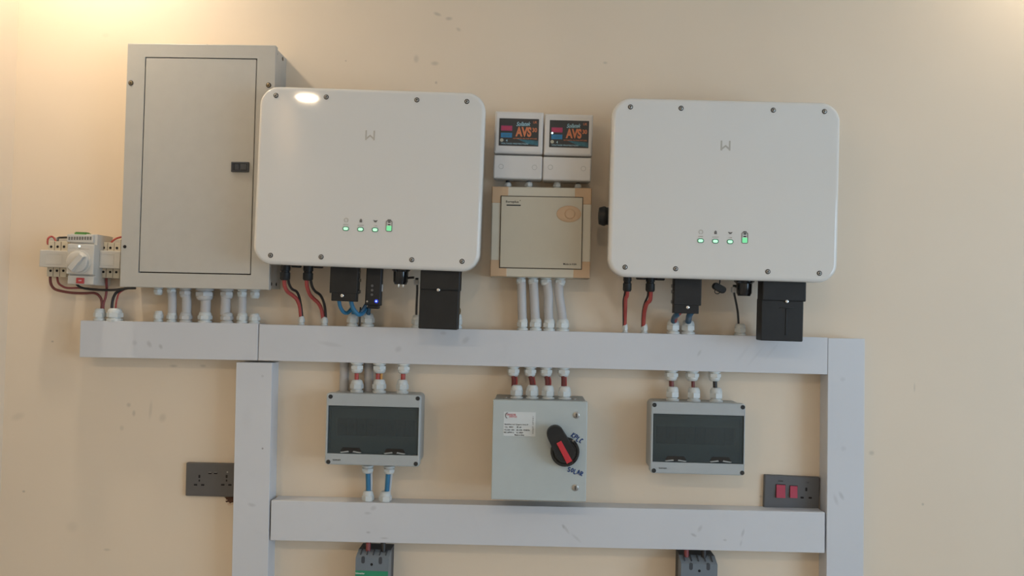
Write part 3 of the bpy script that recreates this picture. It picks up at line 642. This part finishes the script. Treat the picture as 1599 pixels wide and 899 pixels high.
# ------------------------------------------------------------------ voltage switchers
VD = .075
def avs(label, pts, lo, lab, screws, lit):
    allq = [pts[0], pts[1], lo[2], lo[3]]
    t, _ = quad_thing('voltage_protector', label, 'voltage protector', allq, VD, 'voltage protectors above the cream enclosure')
    q = t.quad(pts, VD); ql = t.quad(lo, VD)
    b = B(); b.plate(q[0]+.004, q[1]-.004, ql[2]+.004, q[3]-.004, 0, VD-.03); b.build('back_box', 'white', t)
    b = B(); b.plate(*q, VD-.031, VD, r=.004, bev=.006); hs = b.build('upper_housing', 'white', t)
    b = B(); b.plate(ql[0], ql[1], ql[2], ql[3]-.0012, VD-.031, VD, r=.004, bev=.004); lc = b.build('terminal_lid', 'white', t)
    for sx, sy in screws:
        u, v = t.l(sx, sy, VD); b = B(); b.lathe((u, v, VD-.0005), 'out', [(.0066, 0), (.0066, .0008), (.0058, .0010), (.0052, .0004), (.001, .0004)], 16); b.build('lid_screw', 'lidscrew', lc)
    L = t.quad(lab, VD); b = B(); b.plate(*L, VD-.001, VD+.0006, r=.001); fp = b.build('front_label', 'lblk', hs)
    W_, H_ = L[1]-L[0], L[3]-L[2]; d = VD+.0006
    at = lambda x, y: (L[0]+W_*x, L[3]-H_*y)
    def bar(x0, x1, y0, y1, m_, nm='print'):
        a, c = at(x0, y0), at(x1, y1); b = B(); b.plate(a[0], c[0], c[1], a[1], d-.0004, d+.0003); return b.build(nm, m_, fp)
    bar(.05, .33, .27, .45, 'lmag', 'printed_band'); bar(.05, .33, .53, .70, 'lblu', 'printed_band')
    a = L; b = B(); b.poly([at(.45, .74), at(.99, .80), at(.99, .97), at(.75, .92)], d-.0004, d+.0002); b.build('printed_swoosh', 'lteal', fp)
    text('label_lettering', fp, 'HIGH', *at(.19, .36), d+.0002, W_*.18, H_*.10, 'inkr'); text('label_lettering', fp, 'LOW', *at(.19, .615), d+.0002, W_*.16, H_*.10, 'lteal')
    text('label_lettering', fp, 'AVS', *at(.615, .48), d, W_*.40, H_*.36, 'lora', thick=.0006, bold=.045)
    text('label_lettering', fp, '30', *at(.895, .405), d, W_*.12, H_*.16, 'lora', thick=.0006, bold=.03)
    text('label_lettering', fp, 'Sollatek', *at(.61, .19), d, W_*.36, H_*.15, 'lcy', .04, slant=.4)
    text('label_lettering', fp, 'AUTOMATIC VOLTAGE SWITCHER', *at(.66, .725), d, W_*.60, H_*.045, 'lora')
    text('label_lettering', fp, 'VOLTAGE PROTECTION', *at(.40, .92), d+.0003, W_*.68, H_*.05, 'lcy')
    text('label_lettering', fp, 'UK', *at(.905, .12), d, W_*.10, H_*.09, 'lora')
    b = B(); p = at(.075, .80); b.lathe((p[0], p[1], d-.0003), 'out', [(W_*.045, 0), (W_*.045, .0008)], 16); b.build('printed_seal', 'lbei', fp)
    text('label_lettering', fp, '4', *at(.20, .81), d, W_*.04, H_*.09, 'lcy')
    if lit:
        u, v = t.l(862.3, 207.8, VD); b = B(); b.lathe((u, v, d), 'out', [(.0028, 0), (.0028, .0012), (.001, .0018)], 12); b.build('indicator', 'ledw', hs)
    return t
avs('white voltage protector next to the first inverter, its indicator unlit', [(772.8, 173), (849.2, 174.8), (847.3, 241), (771.6, 238.3)], [(770.8, 241), (847.4, 242.4), (846, 280.3), (770, 278)],
    [(779.6, 184), (841.8, 186.5), (840.6, 228.6), (779, 227.2)], [(782.5, 259.8), (834.6, 261.3)], False)
avs('white voltage protector next to the second inverter, with a lit white indicator', [(850.6, 177), (927.3, 178.9), (924.2, 243.8), (848.8, 241.5)], [(848.2, 243.4), (924.2, 245.8), (922.5, 283), (847, 280.8)],
    [(858.8, 187), (920.2, 189.4), (918.5, 231.6), (857.3, 229.4)], [(859.4, 261), (911, 263.2)], True)

# ------------------------------------------------------------------ cream enclosure
ED = .085
pts = [(768.3, 291), (924.4, 293.4), (921.5, 434.6), (765.4, 431)]
eu, q = quad_thing('consumer_unit', 'cream plastic enclosure with tan corners and an oval tan catch', 'electrical enclosure', pts, ED)
b = B(); b.plate(q[0], q[1], q[2], q[3], 0, ED, r=.002, bev=.003); b.build('body', 'cream', eu)
s = 26.5*k(ED)
for (a0, a1, c0, c1) in ((q[0], q[0]+s, q[3]-s, q[3]), (q[1]-s, q[1], q[3]-s, q[3]), (q[0], q[0]+s, q[2], q[2]+s), (q[1]-s, q[1], q[2], q[2]+s)):
    b = B(); b.plate(a0-.0008, a1+.0, c0, c1, 0.004, ED+.0008, r=.002, bev=.003); b.build('corner_cap', 'tan', eu)
    e = [x for x in (a0, a1) if x not in (q[0], q[1])][0]
dq = eu.quad([(782, 304.8), (911.6, 308.2), (907.9, 421.2), (779, 418.3)], ED)
b = B(); b.plate(dq[0], dq[1], dq[2], dq[3], ED-.003, ED+.0018); b.build('door_gap', 'seam', eu)
b = B(); b.plate(dq[0]+.0022, dq[1]-.0022, dq[2]+.0022, dq[3]-.0022, ED-.002, ED+.004, r=.001, bev=.001); dr = b.build('door', 'creamdoor', eu)
d = ED+.004; s = k(d)
u, v = eu.l(888.3, 334, d); b = B(); el = lambda f, rx=19.2, ry=13: [(u+rx*s*f*math.cos(i*math.pi/16), v+ry*s*f*math.sin(i*math.pi/16)) for i in range(32)]
b.loft([[(x, -dd, z) for x, z in el(f)] for f, dd in ((1, d-.001), (1, d+.001), (.9, d+.0022), (.55, d+.0016))]); ct = b.build('catch', 'tan', dr)
b = B(); b.lathe((u+1.5*s, v, d+.0005), 'out', [(9*s, 0), (8.5*s, .001), (6.8*s, .0035), (6*s, .0035), (4*s, .0028), (1*s, .0028)], 20); b.build('catch_button', 'tan', ct)
text('enclosure_lettering', dr, 'Europlus', *eu.l(800, 315.3, d), d, 20*s, 4.6*s, 'ink'); text('enclosure_lettering', dr, 'R', *eu.l(812.5, 313.2, d), d, 1.7*s, 1.8*s, 'ink')
p = eu.box(791, 319.4, 813.2, 321.3, d); b = B(); b.plate(p[0], p[1], p[2], p[3], d-.0003, d+.0004); b.build('printed_line', 'ink', dr)
text('enclosure_lettering', dr, 'Made in KSA', *eu.l(890, 412.2, d), d, 21*s, 3*s, 'ink')
ux = [(813.5, 15), (832.5, 16), (852.5, 17), (874.5, 16.5)]
for (x, wd), yy in zip(ux, (432, 432.5, 433, 433.4)): gland(eu, x, yy, yy+13, wd, GD, 'gland')
for i, ((xa, xb, wd)) in enumerate(((814.3, 815.8, 14), (833, 836.2, 14.5), (854.5, 857.3, 14.5), (872.3, 878.5, 14.5))):
    cable('conduit', ['leftmost of the four grey conduits below the cream enclosure', 'second grey conduit from the first inverter, below the cream enclosure', 'third grey conduit from the first inverter, below the cream enclosure', 'grey conduit below the cream enclosure closest to the second inverter, slightly bowed'][i] if i else 'grey conduit below the cream enclosure closest to the first inverter',
          [(xa, 441, GD), ((xa*2+xb)/3+(1.2 if i > 1 else 0)*(1 if i == 2 else -1), 462, GD+.006), ((xa+xb*2)/3, 482, GD+.004), (xb, 501, GD)], wd/2, 'conduit', 'conduit', 'conduits below the cream enclosure')
for x, y0, y1, wd in ((793, 294, 285, 11), (825.7, 294.3, 284, 12.5), (869.8, 295, 284.5, 12.5), (902.3, 295.5, 287, 10.5)):
    gland(eu, x, y0, y1, wd, GD, 'gland')
for i, (x, y) in enumerate(((792.5, 279), (825.5, 279.5), (869, 281), (902.5, 282.5))):
    cable('cable', ['stub of black cable above the cream enclosure, nearest the first inverter', 'second black cable stub above the cream enclosure from the first inverter', 'third black cable stub above the cream enclosure from the first inverter', 'stub of black cable above the cream enclosure, nearest the second inverter'][i], [(x, y-8, .034), (x, y, .04), (x+.2, y+9, GD)], 3.0, 'blkc', group='cable stubs above the cream enclosure')

# ------------------------------------------------------------------ combiner boxes
MD = .092
def combiner(label, front, base_, win, screws, tabs, txt, glands, bottom):
    t, q = quad_thing('combiner_box', label, 'electrical box', front, MD, 'combiner boxes')
    i = .004
    b = B()
    qb = (q[0]+.002, q[1]-.002, q[2]+.002, q[3]-.002)
    b.ring(qb, (qb[0]+i, qb[1]-i, qb[2]+i, qb[3]-i), 0, MD-.022, r=.012, ri=.008)
    b.plate(qb[0]+.001, qb[1]-.001, qb[2]+.001, qb[3]-.001, 0, .004, r=.012); b.build('base', 'greyb', t)
    wq = t.quad(win, MD)
    b = B(); b.ring(q, wq, MD-.021, MD, r=.008, ri=.001, bev=.003); lid = b.build('lid', 'grey', t, angle=15)
    # inside: breaker fascia with slot, breakers
    h = wq[3]-wq[2]
    b = B(); b.ring((wq[0]-.003, wq[1]+.003, wq[2]-.003, wq[3]+.003), (wq[0]+.012, wq[1]-.012, wq[2]+h*.33, wq[3]-h*.30), MD-.040, MD-.036); b.build('inner_fascia', 'grey', t)
    b = B(); b.plate(wq[0]+.002, wq[1]-.002, wq[3]-h*.10, wq[3]-h*.02, MD-.037, MD-.030, bev=.002); b.build('inner_rail', 'greyb', t)
    n = 8; ww = (wq[1]-wq[0]-.03)/n
    for j in range(n):
        u0 = wq[0]+.015+j*ww
        b = B(); b.plate(u0+.0004, u0+ww-.0004, wq[2]+h*.3, wq[3]-h*.27, .01, MD-.042, bev=.001); bk = b.build('breaker', 'mccbd', t)
        b = B(); b.plate(u0+ww*.3, u0+ww*.7, wq[2]+h*.46, wq[2]+h*.56, MD-.043, MD-.036, bev=.001); b.build('toggle', 'black', bk)
    b = B(); b.plate(wq[0]+.0012, wq[1]-.0012, wq[2]+.0012, wq[3]-.0012, MD-.006, MD-.003, bev=.0008); wn = b.build('smoked_window', 'smoke', t)
    for tx, ty in tabs:
        u, v = t.l(tx, ty, MD); s = k(MD)
        b = B(); b.poly([(u-17*s, v-2*s), (u+17*s, v-2*s), (u+13*s, v+5.4*s), (u-13*s, v+5.4*s)], MD-.004, MD-.0024); b.build('finger_notch', 'blackg', wn)
        for sg in (-1, 1):
            b = B(); b.loft([[(u+sg*x*s, -dd, v+z*s) for x, z in ((3, -1.4), (15, -2.8), (17, -1.6), (4, .4))] for dd in (MD-.0026, MD-.0005)]); b.build('latch_tab', 'greyb', wn)
        b = B(); b.plate(u-2*s, u+2*s, v-2.5*s, v+1*s, MD-.003, MD-.0008, bev=.0004); b.build('latch_stop', 'black', wn)
    for x, y in screws:
        u, v = t.l(x, y, MD); b = B(); b.lathe((u, v, MD-.001), 'out', [(3.4*k(MD), 0), (3.4*k(MD), .0016), (2.7*k(MD), .002), (2.2*k(MD), .0012), (.5*k(MD), .0012)], 16); b.build('lid_screw', 'ink', lid)
    text('box_lettering', lid, 'tomzn', *t.l(*txt, MD), MD, 12.5*k(MD), 2.6*k(MD), 'ink')
    for x, y0, y1, wd in glands: gland(t, x, y0, y1, wd, GD, 'gland')
    for x, y0, y1, wd in bottom: gland(t, x, y0, y1, wd, GD, 'gland')
    return t
cb1 = combiner('grey box with a smoked window under the first inverter', [(509.3, 612.8), (657, 616.8), (655.3, 728.8), (507.3, 725)], None, [(512.6, 632.6), (654.6, 636), (652, 711.4), (510.7, 707.6)],
    [(516.3, 619), (652.4, 622), (512.7, 720.8), (649.3, 724)], [(547.5, 704.3), (616, 706.3)], (525.5, 717.6),
    [(557, 612.3, 592.3, 20), (592, 613, 591.8, 20.5), (628, 614, 592.3, 19)], [(574.3, 727, 738.5, 18), (608, 728, 739.5, 17)])
cb2 = combiner('grey box with a smoked window under the second inverter', [(1016.8, 626.6), (1164.6, 630.2), (1162.4, 742.6), (1015, 738.4)], None, [(1020, 645.6), (1162.6, 648.7), (1161.6, 724.5), (1019, 721)],
    [(1022, 632), (1160, 635.6), (1021, 734.4), (1159, 738)], [(1055.4, 717.8), (1125.6, 719.2)], (1034.8, 730.6),
    [(1050, 626, 603.3, 20), (1083.4, 627, 604.5, 20), (1118, 627.8, 605, 20)], [])
for x, y0, y1, wd in ((557.8, 565.5, 582, 19.5), (592.8, 566.4, 582.5, 20.5), (630.5, 567.2, 583, 19.5), (802, 571.2, 587.5, 18.5), (828, 571.8, 587.8, 18.5), (853, 572.4, 588, 18.5), (880, 573, 588, 18.5), (1048.5, 577, 594, 19.5), (1081, 577.7, 594.5, 19.5), (1115.7, 578.5, 594.8, 19)):
    gland(tr_top, x, y0, y1, wd, GD, 'gland')
for i, (xa, xb) in enumerate(((537.5, 537), (575.8, 575.5))):
    cable('conduit', ['pale conduit behind the glands of the first smoked box, at its outer corner', 'pale conduit behind the glands of the first smoked box, between two glands'][i], [(xa, 562, .014), (xa, 585, .014), (xb, 616, .014)], 7.0, 'conduit', 'conduit', 'conduits behind the first smoked box')
mid_c = [(557, 578, 556.8, 599, 3.3, 'red', 'short red cable into the first smoked box, nearest the upright trunking'), (590.5, 578, 589.5, 599, 3.4, 'red', 'short red cable into the middle gland of the first smoked box'),
         (595.8, 578, 595.3, 599, 2.0, 'yel', 'short yellowish cable into the middle gland of the first smoked box'), (629.8, 578, 629, 599, 3.6, 'red', 'short red cable into the first smoked box, nearest the changeover box'),
         (1048.3, 590, 1048.8, 610, 3.9, 'brown', 'short red-brown cable into the second smoked box, nearest the changeover box'), (1082, 590, 1082.5, 610, 2.8, 'brown', 'short brown cable into the middle gland of the second smoked box'), (1116.3, 590, 1116.8, 610, 3.4, 'blkc', 'short black cable into the second smoked box')]
for xa, ya, xb, yb, r, mm, lb in mid_c: cable('cable', lb, [(xa, ya, GD), ((xa+xb)/2, (ya+yb)/2, GD), (xb, yb, GD)], r, mm)
for i, (xa, xb) in enumerate(((574.5, 575.3), (606.5, 603.8))):
    cable('cable', ['blue cable below the first smoked box, nearest the upright trunking', 'slanting blue cable below the first smoked box, nearest the changeover box'][i], [(xa, 735, GD), ((xa+xb)/2, 752, GD), (xb, 772, GD)], 3.7, 'blue')
    cable('cable', ['white cable beside the first blue one below the smoked box', 'white cable beside the slanting blue one below the smoked box'][i], [(xa+4.8, 735, GD-.008), ((xa+xb)/2+4.6, 752, GD-.008), (xb+3.5, 772, GD-.008)], 2.2, 'whc')
for x, y0, y1, wd in ((574.5, 786.5, 765.5, 18), (601.5, 787, 766.5, 19)): gland(tr_low, x, y0, y1, wd, GD, 'gland')

# ------------------------------------------------------------------ manual changeover box
SD = .15
pts = [(770, 624), (917.6, 627), (915, 783.5), (766.7, 779.3)]
sb, q = quad_thing('switch_box', 'grey-green steel changeover box with a black and red rotary handle', 'switch box', pts, SD)
b = B(); b.plate(q[0]+.002, q[1]-.002, q[2]+.002, q[3]-.002, 0, SD-.018, r=.003); b.build('body', 'steeld', sb)
b = B(); b.plate(q[0], q[1], q[2], q[3], SD-.0175, SD, r=.002, bev=.002); door = b.build('door', 'steel', sb)
s = k(SD)
for x, y in ((900, 648), (898.3, 761)):
    u, v = sb.l(x, y, SD); b = B(); b.use('screw').lathe((u, v, SD-.0005), 'out', [(5*s, 0), (5*s, .0025), (4*s, .0035), (1*s, .0035)], 18); b.use('screwd').plate(u-.8*s, u+.8*s, v-3*s, v+3*s, SD+.003, SD+.0038); b.build('door_lock', None, door)
S = sb.quad([(787.3, 641.9), (837.2, 644.2), (835.2, 681.8), (785.6, 679.6)], SD)
b = B(); b.plate(*S, SD-.0005, SD+.0005); st = b.build('rating_sticker', 'paper', door)
W_, H_ = S[1]-S[0], S[3]-S[2]; at = lambda x, y: (S[0]+W_*x, S[3]-H_*y); d = SD+.0005
text('sticker_lettering', st, 'CHANGEOVER', *at(.23, .115), d, W_*.30, H_*.075, 'inkr'); text('sticker_lettering', st, 'SWITCH', *at(.29, .20), d, W_*.24, H_*.075, 'inkr')
b = B(); arc = [at(.115+.06*math.cos(a), .155-.11*math.sin(a)) for a in [math.radians(80+i*18) for i in range(11)]]
b.tube([(x, -d, z) for x, z in arc], .0009, 6, 2); b.build('sticker_emblem', 'ink', st)
for tx, x, y, wf in (('Manual/Auto Load Changeover Switch 4P', .40, .525, .74), ('Ue:  400V      IP: 65', .30, .63, .52), ('AC-22A  63A    Ith: 63A  50/60Hz', .42, .745, .80), ('IEC 60947-3    Ui: 690V', .32, .855, .60), ('Made in China', .50, .95, .30)):
    text('sticker_lettering', st, tx, *at(x, y), d, W_*wf, H_*.06, 'ink')
text('sticker_lettering', st, 'A 0 6 3 - 4 P 2 0 1', *at(.92, .53), d, H_*.72, W_*.034, 'ink', math.pi/2)
# handle: a disc with a lever and a red bar
c0 = sb.l(882, 705, SD+.03); c1 = sb.l(867, 677, SD+.03)
b = B(); b.lathe((*sb.l(882, 705, SD), SD-.001), 'out', [(14*s, 0), (14*s, .010), (22*s, .012)], 28)
b.lathe((*sb.l(882.3, 705, SD+.02), SD+.011), 'out', [(22.3*s, 0), (22.3*s, .008), (20*s, .012), (18.5*s, .012), (17.5*s, .0105), (5*s, .0105)], 36); hb = b.build('rotary_handle', 'blackg', door)
dx, dz = c1[0]-c0[0], c1[1]-c0[1]; L_ = math.hypot(dx, dz); ex, ez = dx/L_, dz/L_; nx, nz = -ez, ex
def stad(r0, r1, f=1.0):
    pts_ = []
    a0 = math.atan2(ez, ex)
    for i in range(13): a = a0-math.pi/2+math.pi*i/12; pts_.append((c1[0]+r1*f*math.cos(a), c1[1]+r1*f*math.sin(a)))
    for i in range(13): a = a0+math.pi/2+math.pi*i/12; pts_.append((c0[0]+r0*f*math.cos(a), c0[1]+r0*f*math.sin(a)))
    return pts_
b = B(); b.loft([[(x, -dd, z) for x, z in stad(15*s, 13*s, f)] for f, dd in ((1, SD+.018), (1, SD+.040), (.94, SD+.043))]); b.build('lever', 'black', hb)
p0 = sb.l(872.6, 690, SD+.045); p1 = sb.l(889.3, 721.5, SD+.045)
ax = Vector((p1[0]-p0[0], p1[1]-p0[1])).normalized(); nn = Vector((-ax.y, ax.x))*4.2*s
p0v, p1v = Vector(p0), Vector(p1)
b = B(); b.loft([[(x, -dd, z) for x, z in (p0v+nn*f, p0v-nn*f, p1v-nn*f*1.1, p1v+nn*f*1.1)] for f, dd in ((1, SD+.020), (1, SD+.045), (.85, SD+.0465))]); b.build('pointer_bar', 'redbar', hb)
def scrawl(strokes, cx, cy, wpx, hpx, turn):
    b = B(); u, v = sb.l(cx, cy, SD); n = len(strokes); ca, sa = math.cos(turn), math.sin(turn)
    for i, letter in enumerate(strokes):
        for st_ in letter:
            pp = []
            for x, y in st_:
                X = (-.5+(i+.1+.75*x)/n)*wpx*s; Y = (y-.5)*hpx*s + (.6*s if i % 2 else 0)
                pp.append((u+X*ca-Y*sa, -(SD+.0003), v+X*sa+Y*ca))
            b.tube(pp, .85*s, 6, 3)
    return b.build('handwriting', 'inkb', door)
Kk = [[(0, 0), (.1, 1)], [(.9, 1), (.1, .45), (.95, 0)]]; Pp = [[(0, 0), (.1, 1)], [(.1, .95), (.8, .9), (.8, .5), (.1, .45)]]; Ll = [[(.2, 1), (.1, 0), (.9, .05)]]; Cc = [[(.9, .85), (.4, .95), (.1, .5), (.35, .05), (.9, .15)]]
Ss = [[(.9, .9), (.3, .95), (.2, .6), (.8, .4), (.7, .05), (.05, .1)]]; Oo = [[(.5, .95), (.1, .5), (.45, .05), (.9, .5), (.5, .95)]]; Aa = [[(0, 0), (.5, 1), (.9, 0)], [(.2, .4), (.75, .4)]]; Rr = [[(.1, 0), (.1, 1)], [(.1, .95), (.8, .85), (.75, .55), (.15, .5), (.9, 0)]]
scrawl([Kk, Pp, Ll, Cc], 901.3, 684, 20, 7.5, math.radians(-36)); scrawl([Ss, Oo, Ll, Aa, Rr], 898.5, 736, 25.5, 7, math.radians(-17))
for x, y0, y1, wd in ((806.8, 623, 601, 19.5), (830.8, 623.5, 601, 19.5), (855.6, 624, 601.5, 19.5), (881.5, 624.3, 603, 20)): gland(sb, x, y0, y1, wd, .075, 'gland')
for x, y in ((789.5, 619), (897, 621.5)):
    u, v = sb.l(x, y, .08); b = B(); b.lathe((u, q[3]-.0022, .08), 'up', [(.006, 0), (.006, .0022), (.003, .003)], 12); b.build('top_bolt', 'screw', sb)
for i, (xa, xb, bow) in enumerate(((802, 803, 1.5), (828, 833, 1), (853, 856, 2), (880.3, 881, 0))):
    lb = ['short red-brown cable into the changeover box, nearest the first smoked box', 'second short red-brown cable into the changeover box from the first smoked box', 'third short red-brown cable into the changeover box from the first smoked box', 'short red-brown cable into the changeover box, nearest the second smoked box'][i]
    cable('cable', lb, [(xa-1, 584, GD), ((xa+xb)/2+bow*.4-1, 594, .058), (xb-1.5, 608, .075)], 3.4, 'brown', group='cables into the changeover box')
    cable('cable', lb.replace('short red-brown', 'thin brighter red'), [(xa+2.6, 584, GD-.01), ((xa+xb)/2+bow+2.6, 594, .048), (xb+2.5, 608, .065)], 1.8, 'red', group='cables into the changeover box')

# ------------------------------------------------------------------ sockets
t = T('double_socket', 'grey-brown double wall socket half behind the upright trunking', 'socket', 333, 748, math.radians(-.25))
q = t.box(290, 723, 377.5, 775, .01); SK = .011
b = B(); b.plate(q[0], q[1], q[2], q[3], 0, SK, r=.003, bev=.003); pt = b.build('face_plate', 'sock', t)
s = k(SK)
def hole(t, par, x, y, wpx, hpx):
    u, v = t.l(x, y, SK); b = B(); b.plate(u-wpx*s/2, u+wpx*s/2, v-hpx*s/2, v+hpx*s/2, SK-.001, SK+.0003, r=.8*s, n=3); b.build('pin_hole', 'hole', par)
for ox in (311.4, 353.9):
    hole(t, pt, ox, 743.6, 2.8, 4.8); hole(t, pt, ox-.1, 750, 2.3, 3.2); hole(t, pt, ox-6, 756.6, 5.4, 2.6); hole(t, pt, ox+5.1, 756.8, 5.2, 2.6)
for x in (328, 336.8):
    u, v = t.l(x, 738.2, SK); b = B(); b.plate(u-2.6*s, u+2.6*s, v-1.6*s, v+1.2*s, SK-.001, SK+.0008, r=.5*s, bev=.0004); us = b.build('usb_port', 'hole', pt)
    b = B(); b.plate(u-2.2*s, u+2.2*s, v+.7*s, v+1.3*s, SK, SK+.0014); b.build('port_lip', 'screw', us)
u, v = t.l(355.2, 736.8, SK); b = B(); b.lathe((u, v, SK-.0004), 'out', [(1.2*s, 0), (1.2*s, .001), (.5*s, .0014)], 10); b.build('indicator', 'screw', pt)
# broken plaster under the socket
b = B(); hx = T('plaster_damage', 'ragged dark hole in the plaster under the grey-brown double socket', 'wall damage', 362, 780)
pp = [(350.5, 775.5), (353, 778), (353.4, 779.5), (356, 780.5), (352.2, 781.8), (353.5, 784), (357, 783.2), (359.5, 785.2), (362.8, 784), (366, 784.5), (372, 783), (374, 775.5)]
b.poly([hx.l(x, y, .0) for x, y in pp], -.002, .0012); b.build('cavity', 'brick', hx)
b = B(); p2 = [(352.5, 780.2), (354.8, 779.5), (356.3, 780.4), (353.5, 781.7)]; b.poly([hx.l(x, y, 0) for x, y in p2], -.001, .003)
p2 = [(355.5, 785.2), (358.5, 785), (361, 786.8), (364, 785), (366, 786.2), (360, 789), (356, 787.8)]; b.poly([hx.l(x, y, 0) for x, y in p2], -.001, .002); b.build('plaster_edge', 'plaster', hx)

pts = [(1193.8, 741.4), (1280.6, 744.6), (1279.2, 798.3), (1192.8, 793.4)]
t, q = quad_thing('switched_socket', 'slate grey wall socket with two red rocker switches', 'socket', pts, SK)
b = B(); b.plate(q[0], q[1], q[2], q[3], 0, SK, r=.003, bev=.003); pt = b.build('face_plate', 'sock2', t)
for x0, x1, y0, y1 in ((1212.5, 1226.3, 757, 776.8), (1234, 1245.2, 758.8, 777)):
    r_ = t.box(x0, y0, x1, y1, SK+.004)
    b = B(); b.plate(r_[0]-.0012, r_[1]+.0012, r_[2]-.0012, r_[3]+.0012, SK-.001, SK+.0006); fr = b.build('rocker_frame', 'black', pt)
    hm = (r_[2]+r_[3])/2
    b = B(); b.loft([[(x, -dd, z) for x, dd, z in ((uu, SK, r_[2]), (uu, SK+.0065, r_[2]), (uu, SK+.004, hm), (uu, SK+.003, r_[3]), (uu, SK, r_[3]))] for uu in (r_[0], r_[1])]); b.build('rocker', 'pink', pt)
s = k(SK)
hole(t, pt, 1259, 763.8, 3, 5.4); hole(t, pt, 1252.5, 776.6, 5, 2.8); hole(t, pt, 1265.2, 777, 5, 2.8)
text('plate_lettering', pt, 'COOKER', *t.l(1219, 750.8, SK), SK, 7.5*s, 2.2*s, 'ink'); text('plate_lettering', pt, '13A', *t.l(1261.5, 753.2, SK), SK, 3.5*s, 1.6*s, 'ink')

# ------------------------------------------------------------------ moulded case breakers at the bottom
def mccb(label, back, front, ytop_b, ytop_f, band, dot, ovals, wires):
    D = .085
    t = T('circuit_breaker', label, 'circuit breaker', (front[0]+front[1])/2, 900, math.radians(.2), 'moulded case circuit breakers')
    f = t.box(front[0], ytop_f, front[1], 985, D); bk = t.box(back[0], ytop_b, back[1], 985, .05)
    b = B(); b.plate(f[0]+.001, f[1]-.001, f[2], bk[3], 0, .05); b.build('back_case', 'mccbd', t)
    b = B(); b.loft([[(u, -dd, v) for dd, v in ((.045, f[2]), (D, f[2]), (D, f[3]), (D-.012, f[3]+.004), (.05, bk[3]-.001), (.045, bk[3]-.001))] for u in (f[0], f[1])]); fc = b.build('front_case', 'mccb', t)
    W_ = f[1]-f[0]
    for i in range(5):
        u = f[0]+W_*(.12+.19*i); b = B(); b.loft([[(uu, -dd, v) for dd, v in ((.045, bk[3]-.004), (.053, bk[3]+.0015), (D-.010, f[3]+.0055), (D-.012, f[3]-.003))] for uu in (u-.0013, u+.0013)]); b.build('barrier', 'mccbd', fc)
    for x, y in ovals:
        u, v = t.l(x, y, D); b = B(); b.plate(u-.0045, u+.0045, v-.009, v+.009, D-.002, D+.0003, r=.0044); b.build('terminal_hole', 'mccbd', fc)
    for cx in wires:
        u, v = t.l(cx[0], cx[1]+8, .06); b = B(); b.plate(u-.011, u-.006, v-.004, v+.003, .05, .069, bev=.001); b.plate(u+.006, u+.011, v-.004, v+.003, .05, .069, bev=.001); b.build('terminal_lug', 'chrome', fc)
    u, v = t.l(*dot, D); b = B(); b.lathe((u, v, D-.001), 'out', [(.0034, 0), (.0034, .0014), (.001, .0014)], 12); b.build('case_screw', 'hole', fc)
    if band:
        p = t.box(front[0]-.3, band, front[1]-1, 985, D); gb = B(); gb.plate(p[0], p[1], f[2]+.002, p[3], D-.001, D+.0012, bev=.0005); gl = gb.build('green_label', 'greenband', fc)
        text('breaker_lettering', gl, 'Schneider', *t.l(562.5, 894.5, D), D+.0012, 14.5*k(D), 2.6*k(D), 'inkw')
    # toggle handle below
    p = t.box((front[0]+front[1])/2-7, 930, (front[0]+front[1])/2+7, 950, D); b = B(); b.plate(*p, D-.002, D+.014, bev=.002); b.build('toggle', 'black', fc)
    return t
mccb('dark grey circuit breaker with a green label under the lower trunking', (559, 613), (553.7, 605.5), 857, 870.5, 891, (580.3, 881), ((567, 873.8), (594, 875)), ((575, 857), (598.3, 857.5)))
mccb('dark grey circuit breaker below the second smoked box, no green band showing', (1059, 1110), (1062.5, 1119.5), 866, 880.5, None, (1092, 891), ((1079, 884), (1106, 884.5)), ((1071.7, 867), (1098.8, 867.5)))
cable('cable', 'short thick red cable into the breaker with the green label', [(575.5, 838, .05), (575.2, 850, .052), (574.5, 866, .056)], 3.8, 'dred')
cable('cable', 'short thick black cable into the breaker with the green label', [(598.6, 838, .05), (598.6, 850, .052), (599, 866, .056)], 3.9, 'blkc')
cable('cable', 'short thick red cable into the breaker below the second smoked box', [(1072, 850, .05), (1071.8, 861, .052), (1071.6, 876, .056)], 3.9, 'dred')
cable('cable', 'short thick black cable into the breaker below the second smoked box', [(1099, 850, .05), (1098.9, 861, .052), (1098.7, 876, .056)], 3.9, 'blkc')
